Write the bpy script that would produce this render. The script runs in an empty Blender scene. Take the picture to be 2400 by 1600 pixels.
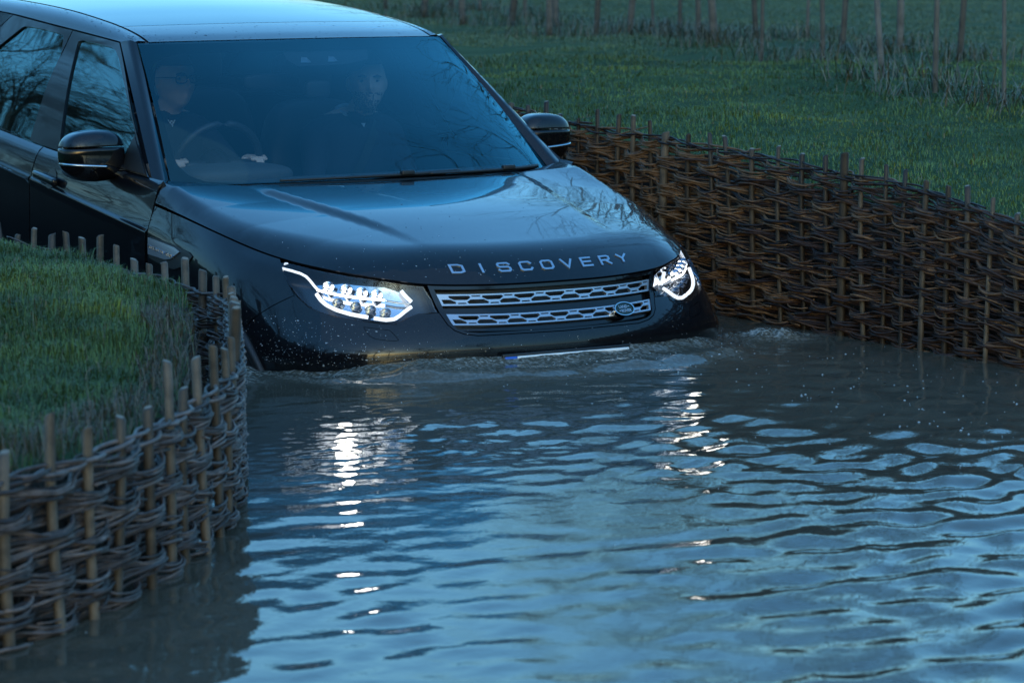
import bpy, bmesh, math, random
import numpy as np
from math import sin, cos, pi, radians
from mathutils import Vector, Matrix
from mathutils.geometry import delaunay_2d_cdt

random.seed(7); RNG = np.random.default_rng(7)
scn = bpy.context.scene
COL = scn.collection

# ------------------------------------------------------------------ camera, sky, light
CAM = np.array([-5.956, -9.352, 2.172]); FPX = 7367.0
YAW, PIT = radians(31.55), radians(7.58)
FW = np.array([sin(YAW)*cos(PIT), cos(YAW)*cos(PIT), -sin(PIT)])
RT = np.array([cos(YAW), -sin(YAW), 0.0]); UP = np.cross(RT, FW)
cd = bpy.data.cameras.new('camera'); cam = bpy.data.objects.new('camera', cd); COL.objects.link(cam)
cam.matrix_world = Matrix((( RT[0], UP[0], -FW[0], CAM[0]), (RT[1], UP[1], -FW[1], CAM[1]), (RT[2], UP[2], -FW[2], CAM[2]), (0,0,0,1)))
cd.sensor_width = 36; cd.lens = 36*FPX/2400; cd.clip_end = 3000; cd.clip_start = .1
cd.dof.use_dof = True; cd.dof.focus_distance = 11.5; cd.dof.aperture_fstop = 6.0
scn.camera = cam

world = bpy.data.worlds.new('World'); scn.world = world; world.use_nodes = True
nt = world.node_tree; nt.nodes.clear()
sky = nt.nodes.new('ShaderNodeTexSky'); sky.sky_type = 'NISHITA'; sky.sun_disc = False
SUN_EL, SUN_AZ = radians(9), radians(208)
sky.sun_elevation = SUN_EL; sky.sun_rotation = SUN_AZ; sky.air_density = 1.6; sky.dust_density = 2.0; sky.ozone_density = 5.0
tint = nt.nodes.new('ShaderNodeMix'); tint.data_type = 'RGBA'; tint.blend_type = 'MULTIPLY'; tint.inputs[0].default_value = 1
tint.inputs[7].default_value = (2.15, 2.75, 3.0, 1)
bg = nt.nodes.new('ShaderNodeBackground'); bg.inputs[1].default_value = .14
wo = nt.nodes.new('ShaderNodeOutputWorld')
cl = nt.nodes.new('ShaderNodeMix'); cl.data_type = 'RGBA'; cl.blend_type = 'ADD'; cl.inputs[0].default_value = 1; cl.inputs[7].default_value = (.35, 1.6, 3.6, 1)
nt.links.new(sky.outputs[0], tint.inputs[6]); nt.links.new(tint.outputs[2], cl.inputs[6]); nt.links.new(cl.outputs[2], bg.inputs[0]); nt.links.new(bg.outputs[0], wo.inputs[0])

sl = bpy.data.lights.new('sun', 'SUN'); sl.energy = .12; sl.angle = radians(70); sl.color = (1.0, .90, .74)
sun = bpy.data.objects.new('sun', sl); COL.objects.link(sun)
sd = Vector((sin(SUN_AZ)*cos(radians(60)), cos(SUN_AZ)*cos(radians(60)), sin(radians(60))))
sun.rotation_euler = (-sd).to_track_quat('-Z', 'Y').to_euler()

scn.view_settings.view_transform = 'Standard'; scn.view_settings.look = 'None'
scn.view_settings.gamma = 1; scn.view_settings.exposure = 0; scn.view_settings.use_curve_mapping = False

# ------------------------------------------------------------------ projection helpers (a pixel is only a direction)
def ray(u, v): return FW + RT*(u-1200)/FPX + UP*(800-v)/FPX
def at(u, v, x=None, y=None, z=None):
    d = ray(u, v)
    t = (x-CAM[0])/d[0] if x is not None else (y-CAM[1])/d[1] if y is not None else (z-CAM[2])/d[2]
    return CAM+d*t
def pj(p):
    d = np.asarray(p)-CAM; w = d@FW
    return np.stack([1200+FPX*(d@RT)/w, 800-FPX*(d@UP)/w], -1)

WATER = .60

# ------------------------------------------------------------------ materials
def mat(name):
    m = bpy.data.materials.new(name); m.use_nodes = True
    return m, m.node_tree, m.node_tree.nodes['Principled BSDF']
def pr(name, col, rough=.5, metal=0, coat=0, spec=.5, emit=None, es=0, ior=None, coat_rough=.03):
    m, t, b = mat(name)
    b.inputs['Base Color'].default_value = (*col, 1); b.inputs['Roughness'].default_value = rough
    b.inputs['Metallic'].default_value = metal; b.inputs['Coat Weight'].default_value = coat
    b.inputs['Coat Roughness'].default_value = coat_rough; b.inputs['Specular IOR Level'].default_value = spec
    if ior: b.inputs['IOR'].default_value = ior
    if emit: b.inputs['Emission Color'].default_value = (*emit, 1); b.inputs['Emission Strength'].default_value = es
    return m
def N_(t, typ, **k):
    n = t.nodes.new(typ)
    for a, v in k.items(): setattr(n, a, v)
    return n
def noise(t, scale, detail=4, rough=.55, coord='Object', vec=None):
    n = N_(t, 'ShaderNodeTexNoise'); n.inputs['Scale'].default_value = scale; n.inputs['Detail'].default_value = detail; n.inputs['Roughness'].default_value = rough
    if vec is None:
        tc = N_(t, 'ShaderNodeTexCoord'); vec = tc.outputs[coord]
    t.links.new(vec, n.inputs['Vector']); return n
def ramp(t, fac, stops):
    r = N_(t, 'ShaderNodeValToRGB'); t.links.new(fac, r.inputs[0])
    el = r.color_ramp.elements
    while len(el) < len(stops): el.new(.5)
    for e, (p, c) in zip(el, stops): e.position = p; e.color = (*c, 1)
    return r
def bump(t, b, h, strength=.3, dist=.01):
    bp = N_(t, 'ShaderNodeBump'); bp.inputs['Strength'].default_value = strength; bp.inputs['Distance'].default_value = dist
    t.links.new(h, bp.inputs['Height']); t.links.new(bp.outputs[0], b.inputs['Normal']); return bp

M = {}
# car paint: black with a faint blue flake, clear coat with a thin film of dried spray
m, t, b = mat('black_paint'); M['paint'] = m
n = noise(t, 60, 3); r = ramp(t, n.outputs[0], [(.45, (.0035,.0042,.006)), (.75, (.006,.007,.009))])
t.links.new(r.outputs[0], b.inputs['Base Color']); b.inputs['Roughness'].default_value = .28; b.inputs['Specular IOR Level'].default_value = .08
b.inputs['Coat Weight'].default_value = 1; b.inputs['Coat IOR'].default_value = 1.44
n2 = noise(t, 5, 5); r2 = ramp(t, n2.outputs[0], [(.35, (.012,)*3), (.8, (.05,)*3)]); t.links.new(r2.outputs[0], b.inputs['Coat Roughness'])
M['gloss'] = pr('gloss_black', (.003,.003,.004), .06, spec=.5)
M['plastic'] = pr('black_plastic', (.010,.011,.012), .45)
M['rubber'] = pr('rubber', (.012,.012,.012), .75)
M['silver'] = pr('silver_grille', (.42,.45,.50), .32, metal=.75)
M['letter'] = pr('letter_chrome', (.42,.48,.55), .30, metal=.85)
M['chrome'] = pr('lamp_chrome', (.55,.57,.6), .12, metal=1)
M['reflector'] = pr('lamp_reflector', (.80,.82,.86), .08, metal=1)
M['lampdark'] = pr('lamp_bezel', (.012,.013,.016), .25, spec=.6)
M['rim'] = pr('alloy', (.35,.36,.38), .3, metal=.9)
M['plate_white'] = pr('plate_white', (.78,.80,.80), .35)
M['plate_blue'] = pr('plate_blue', (.02,.12,.55), .35)
M['badge'] = pr('badge_green', (.006,.022,.016), .2)
M['led'] = pr('led', (1,1,1), .3, emit=(1,.98,.93), es=4.5)
M['drl'] = pr('drl', (1,1,1), .3, emit=(.95,.98,1), es=1.0)
M['cabin'] = pr('cabin_trim', (.012,.014,.016), .6)
M['dash'] = pr('dash_top', (.055,.06,.062), .7)
M['leather'] = pr('seat_leather', (.02,.02,.022), .5)
M['skin'] = pr('skin', (.55,.36,.28), .5)
M['hair_dark'] = pr('dark_hair', (.03,.022,.016), .6)
M['hair_grey'] = pr('short_hair', (.09,.075,.06), .6)
M['navy'] = pr('navy_wool', (.014,.018,.03), .9)
M['check'] = None
m, t, b = mat('check_cotton'); M['check'] = m
ch = N_(t, 'ShaderNodeTexChecker'); ch.inputs['Scale'].default_value = 130; ch.inputs[1].default_value = (.55,.58,.6,1); ch.inputs[2].default_value = (.16,.12,.14,1)
tc = N_(t, 'ShaderNodeTexCoord'); t.links.new(tc.outputs['Object'], ch.inputs[0]); t.links.new(ch.outputs[0], b.inputs['Base Color']); b.inputs['Roughness'].default_value = .9
M['shirt'] = pr('pale_shirt', (.35,.42,.48), .9)
M['frame'] = pr('spectacle_frame', (.008,.008,.008), .3)

def glass_mat(name, trans, gloss, fac_mul, ior=1.5, rough=0.0):
    m = bpy.data.materials.new(name); m.use_nodes = True; t = m.node_tree; t.nodes.clear()
    o = N_(t, 'ShaderNodeOutputMaterial'); mx = N_(t, 'ShaderNodeMixShader'); tr = N_(t, 'ShaderNodeBsdfTransparent'); gl = N_(t, 'ShaderNodeBsdfGlossy')
    tr.inputs[0].default_value = (*trans, 1); gl.inputs[0].default_value = (*gloss, 1); gl.inputs['Roughness'].default_value = rough
    fr = N_(t, 'ShaderNodeFresnel'); fr.inputs[0].default_value = ior
    mu = N_(t, 'ShaderNodeMath', operation='MULTIPLY'); mu.use_clamp = True; mu.inputs[1].default_value = fac_mul
    t.links.new(fr.outputs[0], mu.inputs[0]); t.links.new(mu.outputs[0], mx.inputs[0]); t.links.new(tr.outputs[0], mx.inputs[1]); t.links.new(gl.outputs[0], mx.inputs[2]); t.links.new(mx.outputs[0], o.inputs[0])
    return m
M['windscreen'] = glass_mat('windscreen_glass', (.90,.97,.97), (.32,.86,.96), 1.8)
M['sideglass'] = glass_mat('side_glass', (.14,.17,.17), (.60,.92,.92), 2.0)
M['roofglass'] = glass_mat('roof_glass', (.22,.24,.25), (.9,.97,1), 1.2)
M['lens'] = glass_mat('lamp_lens', (.93,.96,1.0), (.9,.95,1), .9)

# ------------------------------------------------------------------ object helpers
def link(name, me, parent=None, mats=()):
    o = bpy.data.objects.new(name, me); COL.objects.link(o)
    for mm in mats: me.materials.append(mm)
    if parent is not None:
        o.parent = parent; o.matrix_parent_inverse = Matrix.Translation(-Vector(parent['base']))
    return o
def tag(o, label=None, cat=None, group=None, kind=None):
    if label: o['label'] = label
    if cat: o['category'] = cat
    if group: o['group'] = group
    if kind: o['kind'] = kind
    return o
def empty(name, base, label, cat, group=None):
    o = bpy.data.objects.new(name, None); COL.objects.link(o); o.location = base; o['base'] = list(map(float, base)); o.empty_display_size = .2
    return tag(o, label, cat, group)
def sub(o):   # let a part be a parent in turn (its own matrix is identity, but its parent sits at base)
    o['base'] = [0.0, 0.0, 0.0]
    return o
def link_sub(name, me, part, mats=()):
    o = bpy.data.objects.new(name, me); COL.objects.link(o)
    for mm in mats: me.materials.append(mm)
    o.parent = part; return o
def mesh(name, V, F, smooth=True, normals=None):
    me = bpy.data.meshes.new(name); me.from_pydata([tuple(map(float, v)) for v in V], [], [tuple(map(int, f)) for f in F])
    if smooth: me.polygons.foreach_set('use_smooth', [True]*len(me.polygons))
    if normals is not None: me.normals_split_custom_set_from_vertices([tuple(map(float, n)) for n in normals])
    me.update(); return me
def big_mesh(name, V, F, smooth=True):
    """fast mesh from arrays; F is (n,k) with k = 3 or 4"""
    V = np.ascontiguousarray(V, np.float32); F = np.ascontiguousarray(F, np.int32); k = F.shape[1]
    me = bpy.data.meshes.new(name); me.vertices.add(len(V)); me.vertices.foreach_set('co', V.ravel())
    me.loops.add(F.size); me.loops.foreach_set('vertex_index', F.ravel())
    me.polygons.add(len(F)); me.polygons.foreach_set('loop_start', np.arange(0, F.size, k, dtype=np.int32)); me.polygons.foreach_set('loop_total', np.full(len(F), k, np.int32))
    me.polygons.foreach_set('use_smooth', np.full(len(F), smooth)); me.update(calc_edges=True); return me
def tube(pts, rad, sides=8, cap=True, taper=None):
    """V,F of a tube along pts; rad scalar or list"""
    P = np.asarray(pts, float); n = len(P); R = np.broadcast_to(np.asarray(rad, float), (n,))
    T = np.gradient(P, axis=0); T /= np.linalg.norm(T, axis=1, keepdims=True)+1e-12
    ref = np.array([0, 0, 1.0]) if abs(T[0][2]) < .9 else np.array([1.0, 0, 0])
    A = np.cross(T, ref); A /= np.linalg.norm(A, axis=1, keepdims=True)+1e-9; B = np.cross(T, A)
    th = np.arange(sides)*2*pi/sides
    V = (P[:, None]+R[:, None, None]*(np.cos(th)[None, :, None]*A[:, None]+np.sin(th)[None, :, None]*B[:, None])).reshape(-1, 3)
    i = np.arange(n-1)[:, None]*sides; j = np.arange(sides)[None]; j2 = (j+1) % sides
    F = np.stack([i+j, i+j2, i+sides+j2, i+sides+j], -1).reshape(-1, 4).tolist()
    if cap: F += [list(range(sides))[::-1], [(n-1)*sides+k for k in range(sides)]]
    return V, F
class MB:
    def __init__(s): s.V = []; s.F = []; s.n = 0
    def add(s, V, F):
        s.V.extend(map(tuple, V)); s.F.extend([[i+s.n for i in f] for f in F]); s.n += len(V); return s
    def tube(s, *a, **k): return s.add(*tube(*a, **k))
    def box(s, c, h, rot=None):
        V = np.array([[x, y, z] for x in (-1, 1) for y in (-1, 1) for z in (-1, 1)], float)*np.array(h)
        if rot is not None: V = V@np.array(rot).T
        return s.add(V+np.array(c), [[0,1,3,2],[4,6,7,5],[0,4,5,1],[2,3,7,6],[0,2,6,4],[1,5,7,3]])
    def mesh(s, name, smooth=False): return mesh(name, s.V, s.F, smooth)
def bevel_mesh(me, w=.01, seg=3):
    bm = bmesh.new(); bm.from_mesh(me); bmesh.ops.bevel(bm, geom=bm.edges[:], offset=w, segments=seg, affect='EDGES', profile=.6, clamp_overlap=True)
    for f in bm.faces: f.smooth = True
    bm.to_mesh(me); bm.free(); return me
def rbox(name, c, h, w=.015, seg=3, rot=None):
    return bevel_mesh(MB().box(c, h, rot).mesh(name), w, seg)

# value noise on numpy arrays
_tab = RNG.random((256, 256))
def vnoise(x, y, seed=0):
    x = np.asarray(x, float)+seed*17.3; y = np.asarray(y, float)+seed*9.1
    i = np.floor(x).astype(int); j = np.floor(y).astype(int); u = x-i; v = y-j
    u = u*u*(3-2*u); v = v*v*(3-2*v)
    g = lambda a, b: _tab[a & 255, b & 255]
    return (g(i, j)*(1-u)+g(i+1, j)*u)*(1-v)+(g(i, j+1)*(1-u)+g(i+1, j+1)*u)*v
def fbm(x, y, o=4, seed=0):
    s = 0; a = .5; tot = 0
    for k in range(o): s = s+a*vnoise(x*2**k, y*2**k, seed+k); tot += a; a *= .5
    return s/tot
def sstep(x, a, b):
    t = np.clip((x-a)/(b-a), 0, 1); return t*t*(3-2*t)

# ------------------------------------------------------------------ the channel's two banks
def resample(P, d):
    P = np.asarray(P, float); L = np.r_[0, np.cumsum(np.linalg.norm(np.diff(P, axis=0), axis=1))]
    # Catmull-Rom by dense sampling then even spacing
    t = np.linspace(0, len(P)-1, 60*len(P)); i = np.clip(t.astype(int), 0, len(P)-2); u = (t-i)[:, None]
    Q = np.vstack([2*P[0]-P[1], P, 2*P[-1]-P[-2]])
    p0, p1, p2, p3 = Q[i], Q[i+1], Q[i+2], Q[i+3]
    S = .5*((2*p1)+(p2-p0)*u+(2*p0-5*p1+4*p2-p3)*u*u+(3*p1-p0-3*p2+p3)*u**3)
    L = np.r_[0, np.cumsum(np.linalg.norm(np.diff(S, axis=0), axis=1))]
    s = np.arange(0, L[-1], d); return np.stack([np.interp(s, L, S[:, k]) for k in range(S.shape[1])], 1), s
# bank lines, walked from behind the car towards the camera
LEFT_LINE = [(-1.45, 12), (-1.45, 4), (-1.45, 1.5), (-1.46, .5), (-1.53, -.35), (-1.86, -1.12), (-2.27, -1.92), (-2.62, -2.38), (-3.0, -2.78), (-3.43, -3.08), (-4.6, -3.7), (-6.5, -4.2), (-9.5, -4.2), (-16, -4.0)]
RIGHT_LINE = [(1.38, 12), (1.38, 4), (1.38, 2.4), (1.38, 1), (1.385, 0), (1.40, -.5), (1.40, -.95), (1.45, -1.5), (1.7, -2.2), (2.3, -2.9), (3.6, -3.7), (6, -4.6), (16, -6)]
LL, LLs = resample(LEFT_LINE, .05); RL, RLs = resample(RIGHT_LINE, .05)
def signed(PL, x, y):
    """distance to a bank line, positive on the right-hand side of the walking direction; also the nearest index"""
    x = np.asarray(x, float).ravel(); y = np.asarray(y, float).ravel(); D = np.empty(len(x)); I = np.empty(len(x), int)
    A = PL[:-1]; T = np.diff(PL, axis=0)
    for k in range(0, len(x), 20000):
        dx = x[k:k+20000, None]-A[None, :, 0]; dy = y[k:k+20000, None]-A[None, :, 1]
        d2 = dx*dx+dy*dy; i = d2.argmin(1); r = np.arange(len(i))
        c = T[i, 0]*dy[r, i]-T[i, 1]*dx[r, i]
        D[k:k+20000] = np.sqrt(d2[r, i])*np.where(c < 0, 1, -1); I[k:k+20000] = i
    return D, I
def bed(x, y): return np.clip(.06*(np.asarray(y)-.9), -.15, 1.3)
def right_edge(y): return np.interp(y, [-6, -2.2, -1.5, -.9, -.4, 0, 1, 2.5, 6], [.86, .92, .99, 1.05, 1.14, 1.17, 1.225, 1.30, 1.36])
def ground_z(x, y):
    shp = np.shape(x); x = np.asarray(x, float).ravel(); y = np.asarray(y, float).ravel()
    dl, _ = signed(LL, x, y); dr, _ = signed(RL, x, y)      # walking towards -y: the west bank lies to the right (dl > 0), the east bank to the left (dr < 0)
    z = bed(x, y)
    zl = .925+.05*sstep(dl, .05, .45)+.072*sstep(y, -1.6, .2)+.10*(fbm(x*1.1, y*1.1, 3, 3)-.5)+.03*(fbm(x*5, y*5, 2, 5)-.5)
    zl = zl+.05*sstep(dl, .3, 1.2)*sstep(y, -1, 2.2)-.12*sstep(-y, 2.3, 4)*sstep(dl, .3, 1.5)
    t = -dr
    zr = right_edge(y)-.035
    far = 1.33+.05*(fbm(x*.25, y*.25, 3, 8)-.5)
    zr = zr+(far-zr)*sstep(t, .1, 3.2)+(.06*(fbm(x*1.3, y*1.3, 3, 11)-.5)+.07*(fbm(x*2.6, y*2.6, 2, 19)-.5))*sstep(14-np.hypot(x, y), -6, 4)
    wl = sstep(dl, .03, .13); wr = sstep(t, .03, .13)
    z = z+(zl-z)*wl; z = z+(zr-z)*wr
    # near bank, where the photographer stands
    wn = sstep(-y, 7.2, 8.4); z = z+(.72-z)*wn*(1-wl)*(1-wr)
    return z.reshape(shp)

# soil and turf
m, t, b = mat('turf'); M['turf'] = m
n1 = noise(t, 3.2, 6); n2 = noise(t, 38, 4); n3 = noise(t, .35, 3)
r1 = ramp(t, n1.outputs[0], [(.3, (.024,.048,.016)), (.55, (.040,.076,.025)), (.75, (.068,.092,.034))])
r3 = ramp(t, n3.outputs[0], [(.4, (.8,.9,.9)), (.65, (1.15,1.1,1.1))])
mx = N_(t, 'ShaderNodeMix', data_type='RGBA', blend_type='MULTIPLY'); mx.inputs[0].default_value = 1
t.links.new(r1.outputs[0], mx.inputs[6]); t.links.new(r3.outputs[0], mx.inputs[7])
ge = N_(t, 'ShaderNodeNewGeometry'); sx = N_(t, 'ShaderNodeSeparateXYZ'); t.links.new(ge.outputs['True Normal'], sx.inputs[0])
soil = ramp(t, n2.outputs[0], [(.3, (.016,.012,.009)), (.7, (.045,.034,.024))])
stp = ramp(t, sx.outputs[2], [(.72, (0,0,0)), (.9, (1,1,1))])
mx2 = N_(t, 'ShaderNodeMix', data_type='RGBA'); t.links.new(stp.outputs[0], mx2.inputs[0]); t.links.new(soil.outputs[0], mx2.inputs[6]); t.links.new(mx.outputs[2], mx2.inputs[7])
t.links.new(mx2.outputs[2], b.inputs['Base Color']); b.inputs['Roughness'].default_value = .95; b.inputs['Specular IOR Level'].default_value = .2
bump(t, b, n2.outputs[0], .8, .03)

# one sheet, fine where the camera looks and coarse to the horizon
def axis(lo, hi, step, far, grow=1.25):
    a = list(np.arange(lo, hi+1e-6, step)); s = step
    v = hi
    while v < far: s *= grow; v += s; a.append(v)
    s = step; v = lo; pre = []
    while v > -far: s *= grow; v -= s; pre.append(v)
    return np.array(pre[::-1]+a)
gx = axis(-5.2, 4.2, .045, 900); gy = axis(-5.4, 4.6, .05, 900)
GX, GY = np.meshgrid(gx, gy); GZ = ground_z(GX, GY)
nx, ny = len(gx), len(gy)
idx = np.arange(nx*ny).reshape(ny, nx)
gf = np.stack([idx[:-1, :-1], idx[:-1, 1:], idx[1:, 1:], idx[1:, :-1]], -1).reshape(-1, 4)
ground = link('ground', big_mesh('ground', np.stack([GX, GY, GZ], -1).reshape(-1, 3), gf), None, [M['turf']]); tag(ground, 'grassy banks and field around a flooded channel', kind='structure')

# ------------------------------------------------------------------ water
m, t, b = mat('muddy_water'); M['water'] = m
n1 = noise(t, .9, 4); r1 = ramp(t, n1.outputs[0], [(.35, (.072,.064,.046)), (.65, (.094,.082,.060))])
t.links.new(r1.outputs[0], b.inputs['Base Color']); b.inputs['Roughness'].default_value = .015; b.inputs['IOR'].default_value = 1.333
nb = noise(t, 26, 3); bump(t, b, nb.outputs[0], .045, .02)
fa = N_(t, 'ShaderNodeAttribute', attribute_name='foam'); fn_ = noise(t, 70, 4); fm = N_(t, 'ShaderNodeMath', operation='MULTIPLY'); fr_ = ramp(t, fn_.outputs[0], [(.45, (0,0,0)), (.62, (1,1,1))])
t.links.new(fa.outputs['Fac'], fm.inputs[0]); t.links.new(fr_.outputs[0], fm.inputs[1])
fx = N_(t, 'ShaderNodeMix', data_type='RGBA'); t.links.new(fm.outputs[0], fx.inputs[0]); t.links.new(r1.outputs[0], fx.inputs[6]); fx.inputs[7].default_value = (.34,.33,.29,1); t.links.new(fx.outputs[2], b.inputs['Base Color'])
rm_ = N_(t, 'ShaderNodeMapRange'); rm_.inputs['To Min'].default_value = .015; rm_.inputs['To Max'].default_value = .5; t.links.new(fm.outputs[0], rm_.inputs['Value']); t.links.new(rm_.outputs[0], b.inputs['Roughness'])

def front_y(x):   # plan line of the car's front at the water line
    return np.interp(np.abs(x), [0, .25, .48, .68, .832, .92, .962, .985], [0, .012, .05, .125, .24, .385, .54, .68])
def water_z(x, y):
    rg = np.random.default_rng(21)
    z = np.zeros_like(x)
    # long ripples running out from the bow
    r = np.sqrt((.50*(x+.15))**2+(y-.3)**2)
    ph = 2*pi*(r+.16*(fbm(x*.8, y*.8, 2, 31)-.5)+.07*(fbm(x*2.3, y*2.3, 2, 35)-.5))
    env = sstep(r, 1.6, 2.8); grp = sstep(fbm(x*.5+4, y*.9, 2, 41), .30, .70)
    calm = 1-.82*np.exp(-(((x+1.35)/.95)**2+((y+2.35)/.55)**2))
    z += env*calm*(.2+grp)*.0028*(np.sin(ph/.27)+.22*np.sin(2*ph/.27+.8))
    # short-crested chop, livelier towards the east bank
    east = sstep(x+.30*y, -2.1, -.7)*sstep(front_y(x)-y, .5, 1.3)
    rough = calm*env*(.45+.5*sstep(x, -2.2, -.6))*(.5+fbm(x*.6, y*.6+9, 2, 43))+.72*east*(.45+1.1*sstep(fbm(x*.9+2, y*.9, 2, 45), .35, .7))
    r2 = np.hypot(x+1.9, y-1.5); ph2 = 2*pi*(r2+.12*(fbm(x*1.1, y*1.1, 2, 61)-.5)+.05*(fbm(x*3, y*3, 2, 63)-.5))
    z += east*(.25+1.1*sstep(fbm(x*.7+5, y*.7, 2, 65), .35, .7))*.0022*(np.sin(ph2/.245)+.25*np.sin(2*ph2/.245+.6))
    shade = 1-.85*sstep(x-.25*y, .9, 1.35)*sstep(y, -2.2, -1.2)      # still water under the wall
    for k in range(26):
        lam = .105*(2.7**rg.random()); a = rg.normal(-pi/2+.45, .72); p = rg.random()*6.28
        kx, ky = cos(a)*2*pi/lam, sin(a)*2*pi/lam; am = .0270*lam/(2*pi)
        wv = np.sin(kx*x+ky*y+p+1.6*(fbm(x*1.1, y*1.1, 2, 100+k)-.5)); z += am*rough*shade*(wv+.25*wv*wv)
    # cross chop
    fine = sstep(fbm(x*.8+3, y*.8, 3, 55), .42, .66)*.9+.15+1.5*np.exp(-(((x+1.45)/.55)**2+((y+1.2)/.7)**2))
    for k in range(34):
        lam = .11*(2.6**rg.random()); a = rg.normal(-pi/2, .9); p = rg.random()*6.28
        kx, ky = cos(a)*2*pi/lam, sin(a)*2*pi/lam
        z += (.00010*lam/.12)*np.sin(kx*x+ky*y+p)*(.3+.8*sstep(x+.3*y, -1.8, -.2))*shade
    for k in range(26):
        lam = .045*(2.2**rg.random()); a = rg.normal(-pi/2+.2, 1.0); p = rg.random()*6.28; kx, ky = cos(a)*2*pi/lam, sin(a)*2*pi/lam
        z += .00008*(lam/.06)*np.sin(kx*x+ky*y+p)*fine*shade
    # boil in front of the bumper
    df = front_y(x)-y
    inn = sstep(1.15-np.abs(x), 0, .25)
    boil = inn*np.exp(-((df-.9)/.8)**2)*sstep(x, -.75, -.2)
    z += boil*.012*(fbm(x*5, y*7, 3, 71)-.5)*2*.55
    # bow wave climbing the bumper, and its rolled edge
    w = np.exp(-(np.clip(df, 0, 9)/.17)**1.5)*sstep(1.02-np.abs(x), 0, .12)*(df > -.3)
    z += w*(.067-.064*sstep(np.abs(x), .55, 1.0)+.018*(fbm(x*9, y*9, 2, 81)-.5))
    z += inn*.012*np.exp(-np.clip(df, 0, 9)/.16)*(df > -.2)*(fbm(x*20, y*26, 3, 87)-.5)
    z += inn*.014*np.exp(-((df-.16-.05*fbm(x*3, 0*x, 2, 83))/.05)**2)*(.4+1.2*fbm(x*8, y*8, 2, 85))
    # shoulder waves thrown to either side
    for cx, cy, rr, h in ((1.12, .28, .15, .036), (-1.13, .45, .16, .025), (-.62, -.03, .10, .022)):
        z += h*np.exp(-(((x-cx)/rr)**2+((y-cy)/(rr*.8))**2))*(.15+1.7*fbm(x*22, y*22, 3, 91))
    return z
ax_ = axis(-4.4, 2.4, .0165, 17, 1.3); ay_ = axis(-4.9, 1.3, .0165, 17, 1.3)
ay_ = ay_[ay_ < 12]
WX, WY = np.meshgrid(ax_, ay_); WZ = WATER+water_z(WX, WY)*sstep(6.5-np.hypot(WX, WY), 0, 1)
nx, ny = len(ax_), len(ay_); idx = np.arange(nx*ny).reshape(ny, nx)
wf = np.stack([idx[:-1, :-1], idx[:-1, 1:], idx[1:, 1:], idx[1:, :-1]], -1).reshape(-1, 4)
cx = (WX[:-1, :-1]+WX[1:, 1:])/2; cy = (WY[:-1, :-1]+WY[1:, 1:])/2
dl, _ = signed(LL, cx, cy); dr, _ = signed(RL, cx, cy)
wf = wf[(dl < .12) & (dr > -.12)]
wme = big_mesh('water', np.stack([WX, WY, WZ], -1).reshape(-1, 3), wf)
dfw = front_y(WX)-WY; fo = np.exp(-np.clip(dfw, 0, 9)/.15)*(np.abs(WX) < 1.15)*(dfw > -.4)*.9+.9*np.exp(-(((WX-1.13)/.15)**2+((WY-.27)/.14)**2))+.7*np.exp(-(((WX+1.12)/.14)**2+((WY-.42)/.2)**2))
fo = np.clip(fo*(.3+1.2*fbm(WX*7, WY*7, 3, 88)), 0, 1); fat = wme.attributes.new('foam', 'FLOAT', 'POINT'); fat.data.foreach_set('value', fo.astype(np.float32).ravel())
water = link('water', wme, None, [M['water']]); tag(water, 'brown rippled flood water filling the channel', kind='structure')

# floating flecks of foam and bubbles
m = pr('foam', (.55,.56,.54), .5); M['foam'] = m
fl = MB(); rg = random.Random(5); k = 0
while k < 240:
    x = rg.uniform(-3.2, 1.35); y = rg.uniform(-3.2, .1)
    q = rg.random()
    if q < .45: x = rg.uniform(.2, 1.35); y = rg.uniform(-2.2, -.1)
    elif q < .7: x = rg.uniform(-1.4, 1.2); y = front_y(x)-abs(rg.gauss(.12, .12))-.03
    if float(signed(LL, [x], [y])[0][0]) > -.03 or (abs(x) < 1.0 and y > front_y(x)-.02): continue
    rr = rg.uniform(.0014, .0038)*(1 if rg.random() < .85 else 1.8); e = rg.uniform(.5, 1); a0 = rg.random()*6
    z = WATER+float(water_z(np.array([[x]]), np.array([[y]]))[0, 0])
    th = [2*pi*i/7 for i in range(7)]
    pt = [(x+rr*cos(a+a0), y+rr*e*sin(a+a0), z+.001) for a in th]+[(x, y, z+rr*.5+.001)]
    fl.add(pt, [[i, (i+1) % 7, 7] for i in range(7)]); k += 1
tag(link('foam_flecks', fl.mesh('foam_flecks', True), None, [M['foam']]), 'pale specks of foam floating on the brown water', 'foam', kind='stuff')

M['leaf'] = pr('dead_leaf', (.05,.035,.02), .6)
fl = MB(); rg = random.Random(8); k = 0
while k < 70:
    x = rg.uniform(-3, 1.33); y = rg.uniform(-3.4, -.3)
    if rg.random() < .6: x = rg.uniform(.5, 1.34); y = rg.uniform(-1.6, -.1)
    if float(signed(LL, [x], [y])[0][0]) > -.05 or (abs(x) < 1.0 and y > front_y(x)-.1): continue
    z = WATER+float(water_z(np.array([[x]]), np.array([[y]]))[0, 0])+.0015; a = rg.random()*6; L = rg.uniform(.006, .018); w = L*rg.uniform(.15, .5)
    fl.add([(x+L*cos(a), y+L*sin(a), z), (x-w*sin(a), y+w*cos(a), z+.001), (x-L*cos(a), y-L*sin(a), z), (x+w*sin(a), y-w*cos(a), z+.001)], [[0, 1, 2, 3]]); k += 1
tag(link('floating_leaves', fl.mesh('floating_leaves'), None, [M['leaf']]), 'small dead leaves and twigs floating on the brown water', 'leaves', kind='stuff')

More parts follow.
